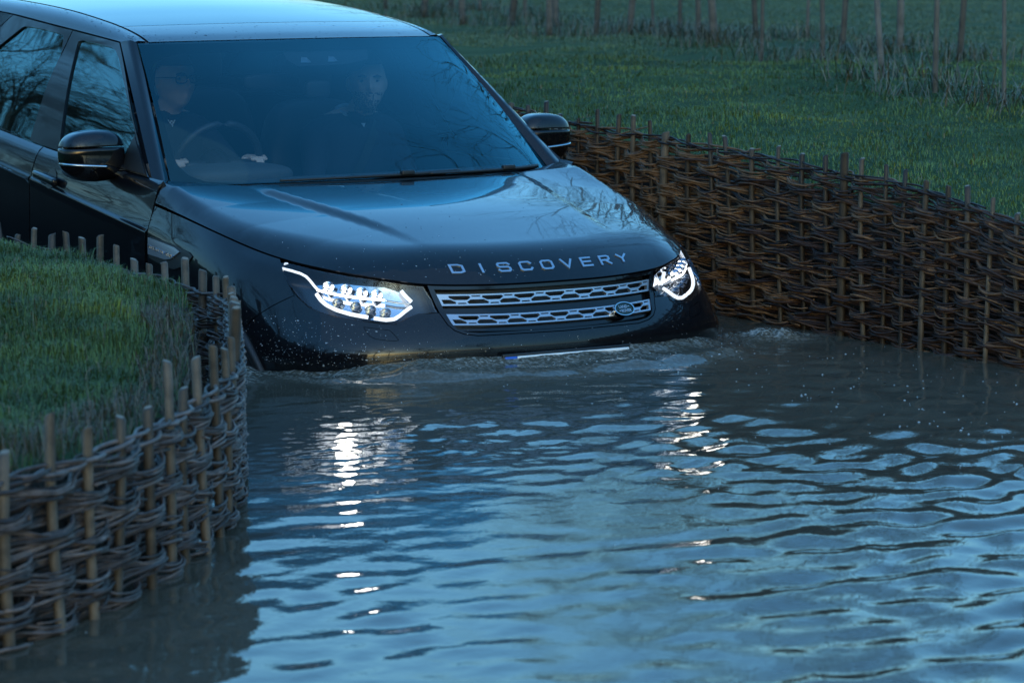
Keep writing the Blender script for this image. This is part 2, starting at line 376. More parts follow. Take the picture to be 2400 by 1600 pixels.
# ------------------------------------------------------------------ wattle fences
def wood(name, stops, sc=30):
    m, t, b = mat(name)
    oi = N_(t, 'ShaderNodeObjectInfo'); n = noise(t, sc, 5); n2 = noise(t, 9, 3)
    r = ramp(t, oi.outputs['Random'], stops)
    rn = ramp(t, n.outputs[0], [(.3, (.45,.45,.45)), (.7, (1.35,1.3,1.25))])
    mx = N_(t, 'ShaderNodeMix', data_type='RGBA', blend_type='MULTIPLY'); mx.inputs[0].default_value = 1
    t.links.new(r.outputs[0], mx.inputs[6]); t.links.new(rn.outputs[0], mx.inputs[7])
    t.links.new(mx.outputs[2], b.inputs['Base Color']); b.inputs['Roughness'].default_value = .55; b.inputs['Specular IOR Level'].default_value = .4
    bump(t, b, n.outputs[0], .5, .004); return m
M['rod_r'] = wood('withy_brown', [(0, (.016,.007,.0045)), (.35, (.032,.0145,.0085)), (.6, (.052,.024,.013)), (.85, (.090,.045,.021)), (1, (.175,.092,.040))])
M['rod_l'] = wood('withy_grey', [(0, (.032,.023,.020)), (.4, (.068,.051,.046)), (.75, (.112,.088,.080)), (1, (.175,.142,.13))])
M['stake_r'] = wood('stake_brown', [(0, (.026,.018,.012)), (.5, (.050,.036,.024)), (1, (.10,.076,.052))], 18)
M['stake_l'] = wood('stake_buff', [(0, (.058,.047,.036)), (.5, (.092,.075,.056)), (1, (.14,.114,.088))], 18)
M['cut'] = pr('cut_wood', (.20,.17,.13), .8)

def stake_mesh(R, h0, h1, rg, sides=10):
    """round peg from -h0 to +h1, slightly crooked, chamfered head"""
    n = 7; zs = np.r_[np.linspace(-h0, h1-.006, n-1), h1]; bx = rg.uniform(-.006, .006); by = rg.uniform(-.006, .006)
    V = []; F = []
    for i, z in enumerate(zs):
        r = R*(1.06-.08*i/n)*(1 if i < n-1 else .80)
        for k in range(sides):
            a = 2*pi*k/sides; q = r*(1+.06*sin(3*a+R*999)); w = sin(i*1.3)
            V.append((q*cos(a)+bx*w, q*sin(a)+by*w, z+(R*.25*cos(a+R*1e4) if i >= n-2 else 0)))
    for i in range(n-1):
        for k in range(sides): F.append((i*sides+k, i*sides+(k+1) % sides, (i+1)*sides+(k+1) % sides, (i+1)*sides+k))
    F.append([(n-1)*sides+k for k in range(sides)])
    me = mesh('stake', V, F); me.polygons[len(F)-1].material_index = 1; me.polygons[len(F)-1].use_smooth = False
    return me

def build_fence(root, line, s0, s1, spacing, top, zbot, mat_rod, mat_stake, row_h, rods_row, rod_r, stake_r, proud, out_sign, seed, vis, big=(), lean=0):
    """stakes every spacing along the bank line; bundles of rods woven in and out of them"""
    rg = random.Random(seed); s_line = np.arange(len(line))*.05
    def P(s): return np.array([np.interp(s, s_line, line[:, 0]), np.interp(s, s_line, line[:, 1])])
    def Nn(s):
        tv = P(s+.04)-P(s-.04); tv /= np.linalg.norm(tv); return np.array([-tv[1], tv[0]])*out_sign     # towards the water
    sts = []; s = s0
    while s < s1: sts.append(s); s += spacing*rg.uniform(.74, 1.26)
    sts = np.array(sts)
    for i, s in enumerate(sts):
        p = P(s); R = stake_r*rg.uniform(.85, 1.15)*(1.65 if i in big else 1); zt = top(s)
        h1 = proud*rg.uniform(.5, 1.2)*(.85 if (out_sign < 0 and p[1] > -1.5) else 1)
        me = stake_mesh(R, zt-.3, h1, rg); o = link('stake', me, None, [mat_stake, M['cut']])
        o.parent = root; o.matrix_parent_inverse = Matrix.Translation(-Vector(root['base']))
        o.location = (p[0], p[1], zt); o.rotation_euler = (rg.gauss(0, .022)+lean*0, rg.gauss(0, .022), rg.uniform(0, 6))
    # weave
    rest = MB(); count = 0; items = []
    smax = sts[-1]
    nrow = int(round((top(s0)-zbot)/row_h))
    phase = lambda s: np.interp(s, sts, np.arange(len(sts)))
    for row in range(nrow):
        for q in range(rods_row):
            s = s0-rg.uniform(0, 1.2)
            while s < smax:
                Ln = rg.uniform(.75, 1.5); a, b = max(s, s0-.08), min(s+Ln, smax+.08); s += Ln*rg.uniform(.82, .97)
                if b-a < .15: continue
                ss = np.arange(a, b, spacing*.21); n = len(ss)
                tp = np.array([top(v) for v in ss]); f = (row+(q+.5)/rods_row)/nrow
                z = zbot+(tp-zbot)*f
                w1, w2 = rg.uniform(0, 6), rg.uniform(0, 6)
                z = z+.006*np.sin(ss*rg.uniform(3, 6)+w1)+.004*np.sin(ss*11+w2)+rg.gauss(0, .0045)
                if rg.random() < .22: z = z+np.linspace(-1, 1, n)*rg.uniform(-.045, .045)
                kn = np.cumsum([rg.gauss(0, .0016) for _ in range(n)]); z = z+kn-kn.mean()
                ph = phase(ss); ph = np.where(ss < sts[0], (ss-sts[0])/spacing, ph)
                side = np.cos(pi*(ph+row)); side = np.sign(side)*np.abs(side)**.7
                off = side*(stake_r+rod_r*.9+.003)+(rod_r*rg.uniform(0, 1.6))*np.sign(side)*np.abs(side)+rg.gauss(0, .003)+.003*np.sin(ss*17+w2)
                # the row squeezes together where it passes a stake
                z = z+((q+.5-rods_row/2)*row_h/rods_row)*(.46*side-.02)
                if rg.random() < .14:          # a loose tail springing out
                    k = min(n, 7); off[-k:] += np.linspace(0, rg.uniform(.0, .05), k); z[-k:] += np.linspace(0, rg.uniform(-.03, .05), k)
                pp = np.array([P(v) for v in ss]); nn = np.array([Nn(v) for v in ss])
                pts = np.c_[pp+nn*off[:, None], z]
                rr = rod_r*rg.uniform(.6, 1.5)*np.linspace(1, rg.uniform(.55, .95), n)
                items.append((vis((a+b)/2, z.mean()), pts, rr))
    # a twisted border along the top
    for q in range(4):
        s = s0-rg.uniform(0, .6)
        while s < smax:
            Ln = rg.uniform(.8, 1.6); a, b = max(s, s0), min(s+Ln, smax); s += Ln*.93
            if b-a < .2: continue
            ss = np.arange(a, b, .03); tp = np.array([top(v) for v in ss]); w1 = rg.uniform(0, 6)
            ph = phase(ss); side = np.cos(pi*ph+q*pi/2)
            pp = np.array([P(v) for v in ss]); nn = np.array([Nn(v) for v in ss])
            pts = np.c_[pp+nn*(side*(stake_r+.008))[:, None], tp+.005+.010*np.sin(ss*9+q*1.7+w1)+.004*q]
            items.append((9, pts, rod_r*rg.uniform(.9, 1.4)*np.ones(len(ss))))
    items.sort(key=lambda it: -it[0])
    for k, (v, pts, rr) in enumerate(items):
        if k < 298 and v > 0:
            Vv, Ff = tube(pts, rr, 6); o = link('withy_rod', mesh('withy_rod', Vv, Ff), root, [mat_rod])
        else:
            Vv, Ff = tube(pts, rr, 5); rest.add(Vv, Ff)
    if rest.n: tag(link('woven_rods', rest.mesh('woven_rods', True), root, [mat_rod]), kind='stuff')
    return sts

def s_of(PL, x, y): return float(np.argmin(np.hypot(PL[:, 0]-x, PL[:, 1]-y))*.05)
# east fence, above the car's far side
root = empty('wattle_fence', (1.38, .5, .3), 'dark brown woven wattle retaining wall beside the passenger side of the car', 'fence')
yr = np.interp
rtop = lambda s: float(np.interp(np.interp(s, np.arange(len(RL))*.05, RL[:, 1]), [-2.6, -1.5, -.95, -.65, -.41, -.1, .2, .6, 1.15, 1.6, 2.1, 2.5, 3.4], [.95, 1.01, 1.08, 1.135, 1.162, 1.195, 1.21, 1.235, 1.262, 1.283, 1.295, 1.33, 1.365]))
s0 = s_of(RL, 1.38, 3.2); s1 = s_of(RL, 1.6, -2.0)
def vis_r(s, z):
    y = np.interp(s, np.arange(len(RL))*.05, RL[:, 1]); return 5-abs(y+.2) if (-1.5 < y < 2.2 and z > .56) else 0
E_ST = build_fence(root, RL, s0, s1, .142, rtop, .42, M['rod_r'], M['stake_r'], .060, 11, .0042, .0098, .080, 1, 11, vis_r, big=(4, 13, 21))
# west fence round the tip of the grassy spit
root = empty('wattle_fence', (-2.3, -1.9, .3), 'weathered grey wattle edging curving round the grassy spit', 'fence')
ltop = lambda s: float(np.interp(np.interp(s, np.arange(len(LL))*.05, LL[:, 1]), [-3, -1.9, -1.0, 0], [.955, .975, .985, .965]))
s0 = s_of(LL, -1.45, 2.4); s1 = s_of(LL, -4.3, -3.56)
def vis_l(s, z):
    y = np.interp(s, np.arange(len(LL))*.05, LL[:, 1]); return 5-abs(y+2.4) if (-3.5 < y < -1.2 and z > .56) else 0
W_ST = build_fence(root, LL, s0, s1, .165, ltop, .42, M['rod_l'], M['stake_l'], .054, 11, .0040, .0122, .135, -1, 23, vis_l, big=(21, 24))

# ------------------------------------------------------------------ grass
m, t, b = mat('grass_blades'); M['grass'] = m
at_ = N_(t, 'ShaderNodeAttribute', attribute_name='tone'); t.links.new(at_.outputs['Color'], b.inputs['Base Color'])
b.inputs['Roughness'].default_value = .5; b.inputs['Specular IOR Level'].default_value = .35
def grass(name, X, Y, Z, H, Wd, C, seed, droop=.5, lean=None):
    """each blade: a bent tapering strip of three triangles"""
    rg = np.random.default_rng(seed); n = len(X); a = rg.random(n)*2*pi
    if lean is not None: a = np.where(rg.random(n) < .7, lean+rg.normal(0, .7, n), a)
    bend = H*droop*rg.uniform(.2, 1.2, n); dx, dy = np.cos(a), np.sin(a)
    px, py = -dy*Wd/2, dx*Wd/2
    f = rg.uniform(.55, .8, n)
    B0 = np.stack([X+px, Y+py, Z], 1); B1 = np.stack([X-px, Y-py, Z], 1)
    mz = Z+H*f; M0 = np.stack([X+dx*bend*.35+px*.8, Y+dy*bend*.35+py*.8, mz], 1); M1 = np.stack([X+dx*bend*.35-px*.8, Y+dy*bend*.35-py*.8, mz], 1)
    Tt = np.stack([X+dx*bend, Y+dy*bend, Z+H*(1-.25*droop)], 1)
    V = np.stack([B0, B1, M0, M1, Tt], 1).reshape(-1, 3); i = (np.arange(n)*5)[:, None]
    F = np.stack([i+np.array([0, 1, 3]), i+np.array([0, 3, 2]), i+np.array([2, 3, 4])], 1).reshape(-1, 3)
    me = big_mesh(name, V, F); at2 = me.attributes.new('tone', 'FLOAT_COLOR', 'POINT')
    c4 = np.ones((n, 5, 4), np.float32); c4[:, :, :3] = C[:, None]; at2.data.foreach_set('color', c4.ravel()); return me
def tones(x, y, seed, straw=.06, sc=2.5):
    rg = np.random.default_rng(seed); n = len(x); k = sstep(fbm(x*sc, y*sc, 3, seed), .25, .75)[:, None]*.75+.25*fbm(x*sc*5, y*sc*5, 2, seed+3)[:, None]; j = rg.random((n, 1))
    g = np.array([.030, .068, .017])*(1-k)+np.array([.115, .178, .042])*k
    g = g*(.6+.8*j); mo = (fbm(x*1.7, y*1.7, 2, seed+7) > .62)[:, None]*(rg.random((n, 1)) < .5); g = np.where(mo, g*np.array([1.7, 1.25, .7]), g)
    st = rg.random((n, 1)) < straw; return np.where(st, np.array([.17, .135, .075])*(.5+.8*j), g)
rg = np.random.default_rng(3)
# the spit by the camera
n = 460000; x = rg.uniform(-5.2, -1.45, n); y = rg.uniform(-4.2, 3.2, n)
dl, li = signed(LL, x, y); k = (dl > .05) & (rg.random(n) < np.clip(dl*3.6-.16, .05, 1)); x, y, dl = x[k], y[k], dl[k]
q = pj(np.stack([x, y, np.full(len(x), 1.0)], 1)); k = (q[:, 0] > -500) & (q[:, 0] < 760) & (q[:, 1] < 1800); x, y, dl = x[k], y[k], dl[k]
z = ground_z(x, y); cl = fbm(x*4, y*4, 3, 2)
H = (.025+.075*cl**1.6)*rg.uniform(.5, 1.3, len(x)); C = tones(x, y, 4, .05)
e = (dl < .20+.12*fbm(x*3, y*3, 2, 9)) & (y < -.6) & (rg.random(len(x)) < .72); C[e] = np.array([.13, .105, .07])*rg.uniform(.35, 1.2, (e.sum(), 1)); H[e] *= 1.35
tag(link('bank_grass', grass('bank_grass', x, y, z-.004, H, rg.uniform(.0013, .0030, len(x)), C, 5, .85), None, [M['grass']]), 'thick dewy green grass covering the grassy spit', 'grass', kind='stuff')
# the east bank and the field: density falls with distance
n = 430000
d = 9.0*np.exp(rg.random(n)*math.log(46/9.0)); a = rg.uniform(radians(31.55-11), radians(31.55+13), n)
x = CAM[0]+d*np.sin(a); y = CAM[1]+d*np.cos(a); dr, _ = signed(RL, x, y); k = dr < -.06
# thin the turf right at the soil lip
k &= rg.random(n) < np.clip(.25+(-dr)*2.5, 0, 1)
x, y, d, dr = x[k], y[k], d[k], dr[k]; z = ground_z(x, y)
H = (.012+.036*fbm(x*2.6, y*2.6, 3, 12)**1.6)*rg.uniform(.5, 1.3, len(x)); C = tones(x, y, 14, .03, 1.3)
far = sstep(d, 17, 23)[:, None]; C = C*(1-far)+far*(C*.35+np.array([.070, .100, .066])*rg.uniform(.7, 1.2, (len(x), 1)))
lip = (-dr < .28) & (rg.random(len(x)) < .35); C[lip] = np.array([.10, .085, .05])*rg.uniform(.4, 1.1, (lip.sum(), 1))
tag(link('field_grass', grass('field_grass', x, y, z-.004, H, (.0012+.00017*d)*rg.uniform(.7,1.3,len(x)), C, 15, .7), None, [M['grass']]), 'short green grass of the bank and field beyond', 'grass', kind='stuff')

# ------------------------------------------------------------------ spline surfaces for the car
def _w(u):
    u2 = u*u; u3 = u2*u
    return np.stack([-.5*u3+u2-.5*u, 1.5*u3-2.5*u2+1, -1.5*u3+2*u2+.5*u, .5*u3-.5*u2], -1)
class Net:
    """Catmull-Rom surface through rows (b) x columns (a); sym mirrors it across x = 0 for a < 0"""
    def __init__(s, P, sym=False):
        P = np.array(P, float); s.sym = sym
        g = P[:, 1:2]*np.array([-1, 1, 1]) if sym else 2*P[:, :1]-P[:, 1:2]
        P = np.concatenate([g, P, 2*P[:, -1:]-P[:, -2:-1]], 1); P = np.concatenate([2*P[:1]-P[1:2], P, 2*P[-1:]-P[-2:-1]], 0)
        s.P = P; s.R = P.shape[0]-2; s.C = P.shape[1]-2
    def __call__(s, a, b):
        a = np.asarray(a, float); b = np.asarray(b, float); a, b = np.broadcast_arrays(a, b)
        sg = np.where(a < 0, -1., 1.) if s.sym else np.ones(a.shape); a = np.abs(a) if s.sym else a
        i = np.clip(np.floor(a).astype(int), 0, s.C-2); j = np.clip(np.floor(b).astype(int), 0, s.R-2)
        wa = _w(a-i); wb = _w(b-j); o = np.zeros(a.shape+(3,))
        for k in range(4):
            for l in range(4): o += (wa[..., l]*wb[..., k])[..., None]*s.P[j+k, i+l]
        o[..., 0] *= sg; return o
def mir(S): return lambda a, b: S(a, b)*np.array([-1., 1, 1])
def normals(S, a, b, e=2e-3):
    a = np.asarray(a, float); b = np.asarray(b, float)
    n = np.cross(S(a+e, b)-S(a-e, b), S(a, b+e)-S(a, b-e)); n /= np.linalg.norm(n, axis=-1, keepdims=True)+1e-12
    return n
CENTRE = np.array([0, 2.4, .9])
def outward(S, A, B):
    n = normals(S, A, B); p = S(A, B); c = CENTRE.copy(); c = np.broadcast_to(c, p.shape).copy()
    c[..., 1] = np.clip(p[..., 1], 1.0, 4.0); sgn = np.sign(np.sum(n*(p-c))); return n*sgn, sgn
def inv(S, fn, target, ar, br, n=70):
    """surface parameters whose point maps to target under fn (a pixel, or two of x, y, z)"""
    A, B = np.meshgrid(np.linspace(*ar, n), np.linspace(*br, n)); Q = fn(S(A, B)); d = ((Q-np.array(target))**2).sum(-1)
    i = np.unravel_index(d.argmin(), d.shape); x = np.array([A[i], B[i]])
    for _ in range(25):
        r = fn(S(x[0], x[1]))-np.array(target); e = 1e-4
        J = np.stack([(fn(S(x[0]+e, x[1]))-fn(S(x[0]-e, x[1])))/(2*e), (fn(S(x[0], x[1]+e))-fn(S(x[0], x[1]-e)))/(2*e)], 1)
        try: st = np.linalg.solve(J, -r)
        except np.linalg.LinAlgError: break
        st = np.clip(st, -.3, .3); x = x+st*.8
        x[0] = np.clip(x[0], ar[0]-.4, ar[1]+.4); x[1] = np.clip(x[1], br[0]-.3, br[1]+.3)
        if np.abs(st).max() < 1e-5: break
    return x
def pxs(S, pts, ar, br, left=True):
    SS = mir(S) if left else S
    return [tuple(inv(SS, pj, p, ar, br)) for p in pts]
def yzs(S, pts, ar, br): return [tuple(inv(S, lambda p: p[..., 1:], p, ar, br)) for p in pts]
def smooth_closed(P, it=1):
    P = np.array(P, float)
    for k in range(it+1):
        Q = np.roll(P, -1, 0); f = .07 if k == 0 else .25; P = np.stack([(1-f)*P+f*Q, f*P+(1-f)*Q], 1).reshape(-1, 2)
    return P
def dens(S, P, res, closed=True):
    P = np.asarray(P, float); out = []
    n = len(P)
    for i in range(n if closed else n-1):
        a, b = P[i], P[(i+1) % n]; L = np.linalg.norm(S(a[0], a[1])-S(b[0], b[1])); k = max(1, int(math.ceil(L/res)))
        for j in range(k): out.append(a+(b-a)*j/k)
    if not closed: out.append(P[-1])
    return np.array(out)
def inset(S, P, g):
    """move a dense closed loop inward by g metres on the surface"""
    if g == 0: return P
    T = np.roll(P, -1, 0)-np.roll(P, 1, 0); e = 1e-3; out = []
    area = .5*np.sum(P[:, 0]*np.roll(P[:, 1], -1)-P[:, 1]*np.roll(P[:, 0], -1)); so = 1 if area > 0 else -1
    for p, t in zip(P, T):
        da = (S(p[0]+e, p[1])-S(p[0]-e, p[1]))/(2*e); db = (S(p[0], p[1]+e)-S(p[0], p[1]-e))/(2*e)
        t3 = t[0]*da+t[1]*db; n3 = np.cross(da, db); n3 /= np.linalg.norm(n3)+1e-12; t3 /= np.linalg.norm(t3)+1e-12
        d3 = np.cross(n3, t3)*so*g
        J = np.stack([da, db], 1); st = np.linalg.lstsq(J, d3, rcond=None)[0]; out.append(p+st)
    return np.array(out)
def inside(P, loops):
    x, y = P[:, 0], P[:, 1]; c = np.zeros(len(P), bool)
    for L in loops:
        x0, y0 = L[:, 0], L[:, 1]; x1, y1 = np.roll(x0, -1), np.roll(y0, -1)
        for a, b, e, f in zip(x0, y0, x1, y1):
            if b == f: continue
            c ^= ((b > y) != (f > y)) & (x < (e-a)*(y-b)/(f-b)+a)
    return c
def panel(name, S, outer, holes=(), res=.03, gap=.002, flange=.014, off=0.0, mirror=False, hole_gap=0.0, hole_flange=None, thick=None):
    """mesh of the piece of S inside outer and outside holes, normals taken from S, its rims turned inward"""
    lo = [inset(S, dens(S, outer, res), gap)]+[inset(S, dens(S, h, min(res, .02)), -hole_gap) for h in holes]
    a0, b0 = lo[0].min(0); a1, b1 = lo[0].max(0)
    # grid spacing in parameter space ~ res
    A, B = np.meshgrid(np.linspace(a0, a1, 25), np.linspace(b0, b1, 25)); Q = S(A, B)
    la = np.linalg.norm(np.diff(Q, axis=1), axis=-1).sum(1).mean(); lb = np.linalg.norm(np.diff(Q, axis=0), axis=-1).sum(0).mean()
    sa, sb = la/(a1-a0+1e-9), lb/(b1-b0+1e-9)
    na, nb = max(2, int(la/res)), max(2, int(lb/res))
    A, B = np.meshgrid((np.arange(na)+.5)/na*(a1-a0)+a0, (np.arange(nb)+.5)/nb*(b1-b0)+b0); G = np.stack([A.ravel(), B.ravel()], 1)
    G = G[inside(G, lo)]
    bd = np.vstack([dens_only for dens_only in lo]); sc = np.array([sa, sb])
    if len(G):
        keep = np.ones(len(G), bool)
        for k in range(0, len(G), 2000):
            d = np.linalg.norm((G[k:k+2000, None]-bd[None])*sc, axis=-1).min(1); keep[k:k+2000] = d > res*.45
        G = G[keep]
    pts = np.vstack([bd, G])*sc; edges = []; o = 0
    for L in lo: edges += [(o+i, o+(i+1) % len(L)) for i in range(len(L))]; o += len(L)
    vo, eo, fo, ov, oe, of = delaunay_2d_cdt([Vector(p) for p in pts], edges, [], 0, 1e-7)
    vp = np.array([v[:] for v in vo])/sc; F = np.array([f for f in fo]); ctr = vp[F].mean(1)
    F = F[inside(ctr, lo)]
    used = np.unique(F); remap = -np.ones(len(vp), int); remap[used] = np.arange(len(used)); vp = vp[used]; F = remap[F]
    P = S(vp[:, 0], vp[:, 1]); n, sg = outward(S, vp[:, 0], vp[:, 1])
    fn = np.cross(P[F[:, 1]]-P[F[:, 0]], P[F[:, 2]]-P[F[:, 0]]); fl = (fn*n[F].mean(1)).sum(1) < 0; F[fl] = F[fl][:, ::-1]
    P = P+n*off
    V = list(P); NV = list(n); FF = F.tolist()
    if flange:
        from collections import Counter
        ec = Counter(); dr = {}
        for f in FF:
            for i in range(3):
                e = (f[i], f[(i+1) % 3]); ec[tuple(sorted(e))] += 1; dr[tuple(sorted(e))] = e
        for k, c in ec.items():
            if c != 1: continue
            i, j = dr[k]; t = P[j]-P[i]; si = np.cross(t, n[i]); si /= np.linalg.norm(si)+1e-12
            b = len(V); V += [P[i], P[j], P[j]-n[j]*flange, P[i]-n[i]*flange]; NV += [si]*4; FF.append([b+1, b, b+3, b+2])
    V = np.array(V); NV = np.array(NV)
    if mirror:
        V = V*np.array([-1., 1, 1]); NV = NV*np.array([-1., 1, 1]); FF = [f[::-1] for f in FF]
    return mesh(name, V, FF, True, NV)

# front shell: rows from the bonnet shut line down, columns from the middle of the nose round to the door
FNP = [
[(0,.06,.905),(.25,.078,.906),(.48,.14,.914),(.615,.203,.935),(.71,.294,.952),(.775,.395,.967),(.828,.525,.984),(.878,.675,1.012),(.928,.873,1.057),(.949,1.12,1.097),(.952,1.36,1.124)],
[(0,.052,.868),(.25,.069,.868),(.482,.128,.873),(.640,.205,.885),(.745,.30,.900),(.82,.405,.920),(.880,.535,.945),(.925,.68,.978),(.956,.88,1.02),(.968,1.12,1.048),(.970,1.36,1.07)],
[(0,.036,.825),(.25,.053,.825),(.482,.11,.828),(.655,.188,.835),(.775,.288,.845),(.855,.40,.86),(.918,.54,.885),(.962,.68,.915),(.982,.88,.955),(.986,1.12,.99),(.984,1.36,1.017)],
[(0,.006,.765),(.25,.02,.765),(.48,.068,.766),(.670,.148,.768),(.805,.262,.774),(.895,.40,.785),(.952,.545,.805),(.983,.68,.83),(.996,.88,.87),(.996,1.12,.905),(.985,1.36,.93)],
[(0,-.015,.712),(.25,-.002,.712),(.48,.042,.711),(.68,.12,.71),(.83,.24,.711),(.92,.385,.717),(.966,.54,.73),(.99,.68,.75),(1.0,.88,.78),(1.0,1.12,.81),(.985,1.36,.83)],
[(0,-.018,.672),(.25,-.005,.672),(.48,.038,.671),(.682,.114,.668),(.838,.232,.665),(.93,.38,.665),(.970,.54,.67),(.99,.68,.68),(1.0,.88,.70),(1.0,1.12,.72),(.98,1.36,.74)],
[(0,.002,.60),(.25,.014,.60),(.48,.052,.60),(.68,.127,.60),(.834,.242,.60),(.925,.387,.60),(.964,.54,.60),(.985,.68,.60),(.995,.88,.60),(.995,1.12,.60),(.97,1.36,.60)],
[(0,.06,.36),(.25,.07,.36),(.48,.11,.36),(.67,.18,.36),(.81,.29,.36),(.90,.42,.36),(.945,.56,.36),(.97,.68,.36),(.98,.88,.36),(.98,1.12,.36),(.95,1.36,.36)]]
FN = Net(FNP, True)

car = empty('car', (0, .88, 0), 'black off-road car with lit headlights wading nose first through brown water', 'car')

# ---- bonnet as a height surface over its plan
_sa = np.linspace(0, 10, 900); EDGE = FN(_sa, np.zeros(900))
def zc(y): return np.interp(y, [0, .1, .2, .35, .5, .65, .8, .95, 1.1, 1.25, 1.4, 1.6], [.985, 1.006, 1.027, 1.057, 1.084, 1.107, 1.127, 1.145, 1.161, 1.176, 1.19, 1.205])
_zt = np.linspace(-.1, 1.7, 361); _zs = zc(_zt); _ker = np.hanning(41); _ker /= _ker.sum()
_zs = np.convolve(np.pad(_zs, 20, mode='reflect', reflect_type='odd'), _ker, 'valid')
def bonnet(a, b):
    a = np.asarray(a, float); b = np.asarray(b, float); a, b = np.broadcast_arrays(a, b); shp = a.shape
    x = np.abs(a).ravel(); y = b.ravel()
    k = np.interp(y, [.1, .3, .5, .8, 1.05, 1.3], [.075, .073, .070, .052, .022, -.018])
    T = lambda x, y, k: np.interp(y, _zt, _zs)-k*(x/.9)**2.4
    z = T(x, y, k)
    xc = np.interp(y, [.25, .5, .8, 1.16], [.40, .44, .505, .585])
    z = z+.016*sstep(y, .22, .75)*sstep(1.36-y, 0, .20)*sstep(xc+.025-x, 0, .055)
    d = np.empty(len(x)); ei = np.empty(len(x), int)
    for q in range(0, len(x), 4000):
        dd = (x[q:q+4000, None]-EDGE[None, :, 0])**2+(y[q:q+4000, None]-EDGE[None, :, 1])**2; i = dd.argmin(1); ei[q:q+4000] = i; d[q:q+4000] = np.sqrt(dd[np.arange(len(i)), i])
    # signed-free refine: project on the local tangent for smoothness
    e = EDGE[ei]; tg = EDGE[np.clip(ei+1, 0, 899)]-EDGE[np.clip(ei-1, 0, 899)]; tg = tg[:, :2]/(np.linalg.norm(tg[:, :2], axis=1, keepdims=True)+1e-9)
    wx, wy = x-e[:, 0], y-e[:, 1]; al = wx*tg[:, 0]+wy*tg[:, 1]; d = np.abs(-wx*tg[:, 1]+wy*tg[:, 0])+0*al
    ke = np.interp(e[:, 1], [.1, .3, .5, .8, 1.05, 1.3], [.075, .073, .070, .052, .022, -.018])
    D = T(e[:, 0], e[:, 1], ke)-e[:, 2]
    wdt = np.interp(ei/90., [0, 2, 4, 6, 8, 10], [.20, .20, .19, .15, .10, .06])
    z = z-D*np.clip(1-d/wdt, 0, 1)**2.3
    return np.stack([a, b, z.reshape(shp)], -1)
yrear = lambda x: np.interp(np.abs(x), [0, .2, .4, .6, .75, .84, .90, .915, .95], [1.212, 1.22, 1.243, 1.288, 1.345, 1.405, 1.44, 1.365, 1.352])
ed = EDGE[:, :2][::12]
half = [tuple(p) for p in ed]+[tuple(EDGE[-1, :2])]+[(x, float(yrear(x))) for x in (.93, .915, .90, .87, .84, .8, .7, .6, .5, .4, .3, .2, .1)]
outer = half+[(0, float(yrear(0)))]+[(-x, y) for x, y in half[:0:-1]]
link('bonnet', panel('bonnet', bonnet, outer, (), .016, .003, .02), car, [M['paint']])

# ---- headlamp outline, grille seam, bumper and wings traced on the shell
hl_px = [(636,614),(675,613.5),(738,630),(815,645),(900,658),(993,670),(1012,700),(1027,733),(981,736),(955,746),(925,761),(892,758),(790,743),(748,732),(723,719),(698,696),(682,675),(654,650)]
AR, BR = (0, 10), (0, 5)
hl = [(a, max(b, .02)) for a, b in pxs(FN, hl_px, AR, BR)]
gs = pxs(FN, [(1001,672),(1029,733),(1049,761),(1066,775),(1088,783),(1122,787)], (0, 4), BR)
gtop = lambda a: .02
gcb = float(inv(mir(FN), pj, (1296, 777), (0, 1), BR)[1])
seam_g = [(gs[0][0], .02)]+gs[1:]+[(gs[-1][0]*.5, (gs[-1][1]+gcb)/2-.02), (0, gcb)]
# bumper: from the grille seam, under the lamp, along the wing seam to the arch, then down and under
low = [p for p in hl[7:17]]            # lower lamp edge from the grille corner outward
sm = pxs(FN, [(668,664),(690,692),(640,716),(572,748)], (3, 9), BR)
arch_c, arch_r = (.875, .385), .452
def archpts(S, cy, cz, r, a0, a1, n, ar, br): return yzs(S, [(cy-r*cos(a), cz+r*sin(a)) for a in np.linspace(a0, a1, n)], ar, br)
zarc = archpts(FN, *arch_c, arch_r, radians(2), radians(178), 26, (4.5, 10), (0, 7))
ysm = FN(*sm[3])[1]
k0 = min(range(13), key=lambda i: abs(FN(*zarc[i])[1]-ysm))
hb = [seam_g[1]]+low[0:1]+low[1:9]+sm[1:3]+zarc[k0::-1]+[(zarc[0][0], 7.0)]
bl = [(0, gcb)]+[seam_g[-2]]+gs[:0:-1]+low[1:10]+sm[1:3]+zarc[k0::-1]+[(zarc[0][0], 6.95), (0, 6.95)]
half = bl[1:-1]
outer = [(0, gcb)]+half+[(0, 6.95)]+[(-a, b) for a, b in half[::-1]]
washer = smooth_closed(pxs(FN, [(850,765),(915,773),(936,797),(925,800),(880,795),(866,788)], (1, 6), BR), 1)
bump_hole = [washer, [(-a, b) for a, b in washer]]
bumper = link('front_bumper', panel('front_bumper', FN, outer, bump_hole, .035, .0015, .02), car, [M['paint']])
for sgn in (1, -1):
    w = [(a*sgn, b) for a, b in washer]
    link_sub('washer_cover', panel('washer_cover', FN, w, (), .02, .0018, .01), bumper, [M['paint']])
bumper['label'] = 'glossy black bumper spattered with pale drops'
# wings
wing = [(hl[0][0]-.1, .02)]+[(a, .02) for a in np.linspace(hl[0][0]+.3, 9.97, 10)]+[(9.99, b) for b in (1, 2, 3, 4, 5, 6)]+[(9.97, 6.9), (zarc[-1][0], 6.9)]+zarc[:k0-1:-1]+[sm[2], sm[1]]+low[9:]
for sgn in (False, True):
    link('front_wing', panel('front_wing', FN, wing, (), .035, .0018, .02, mirror=sgn), car, [M['paint']])
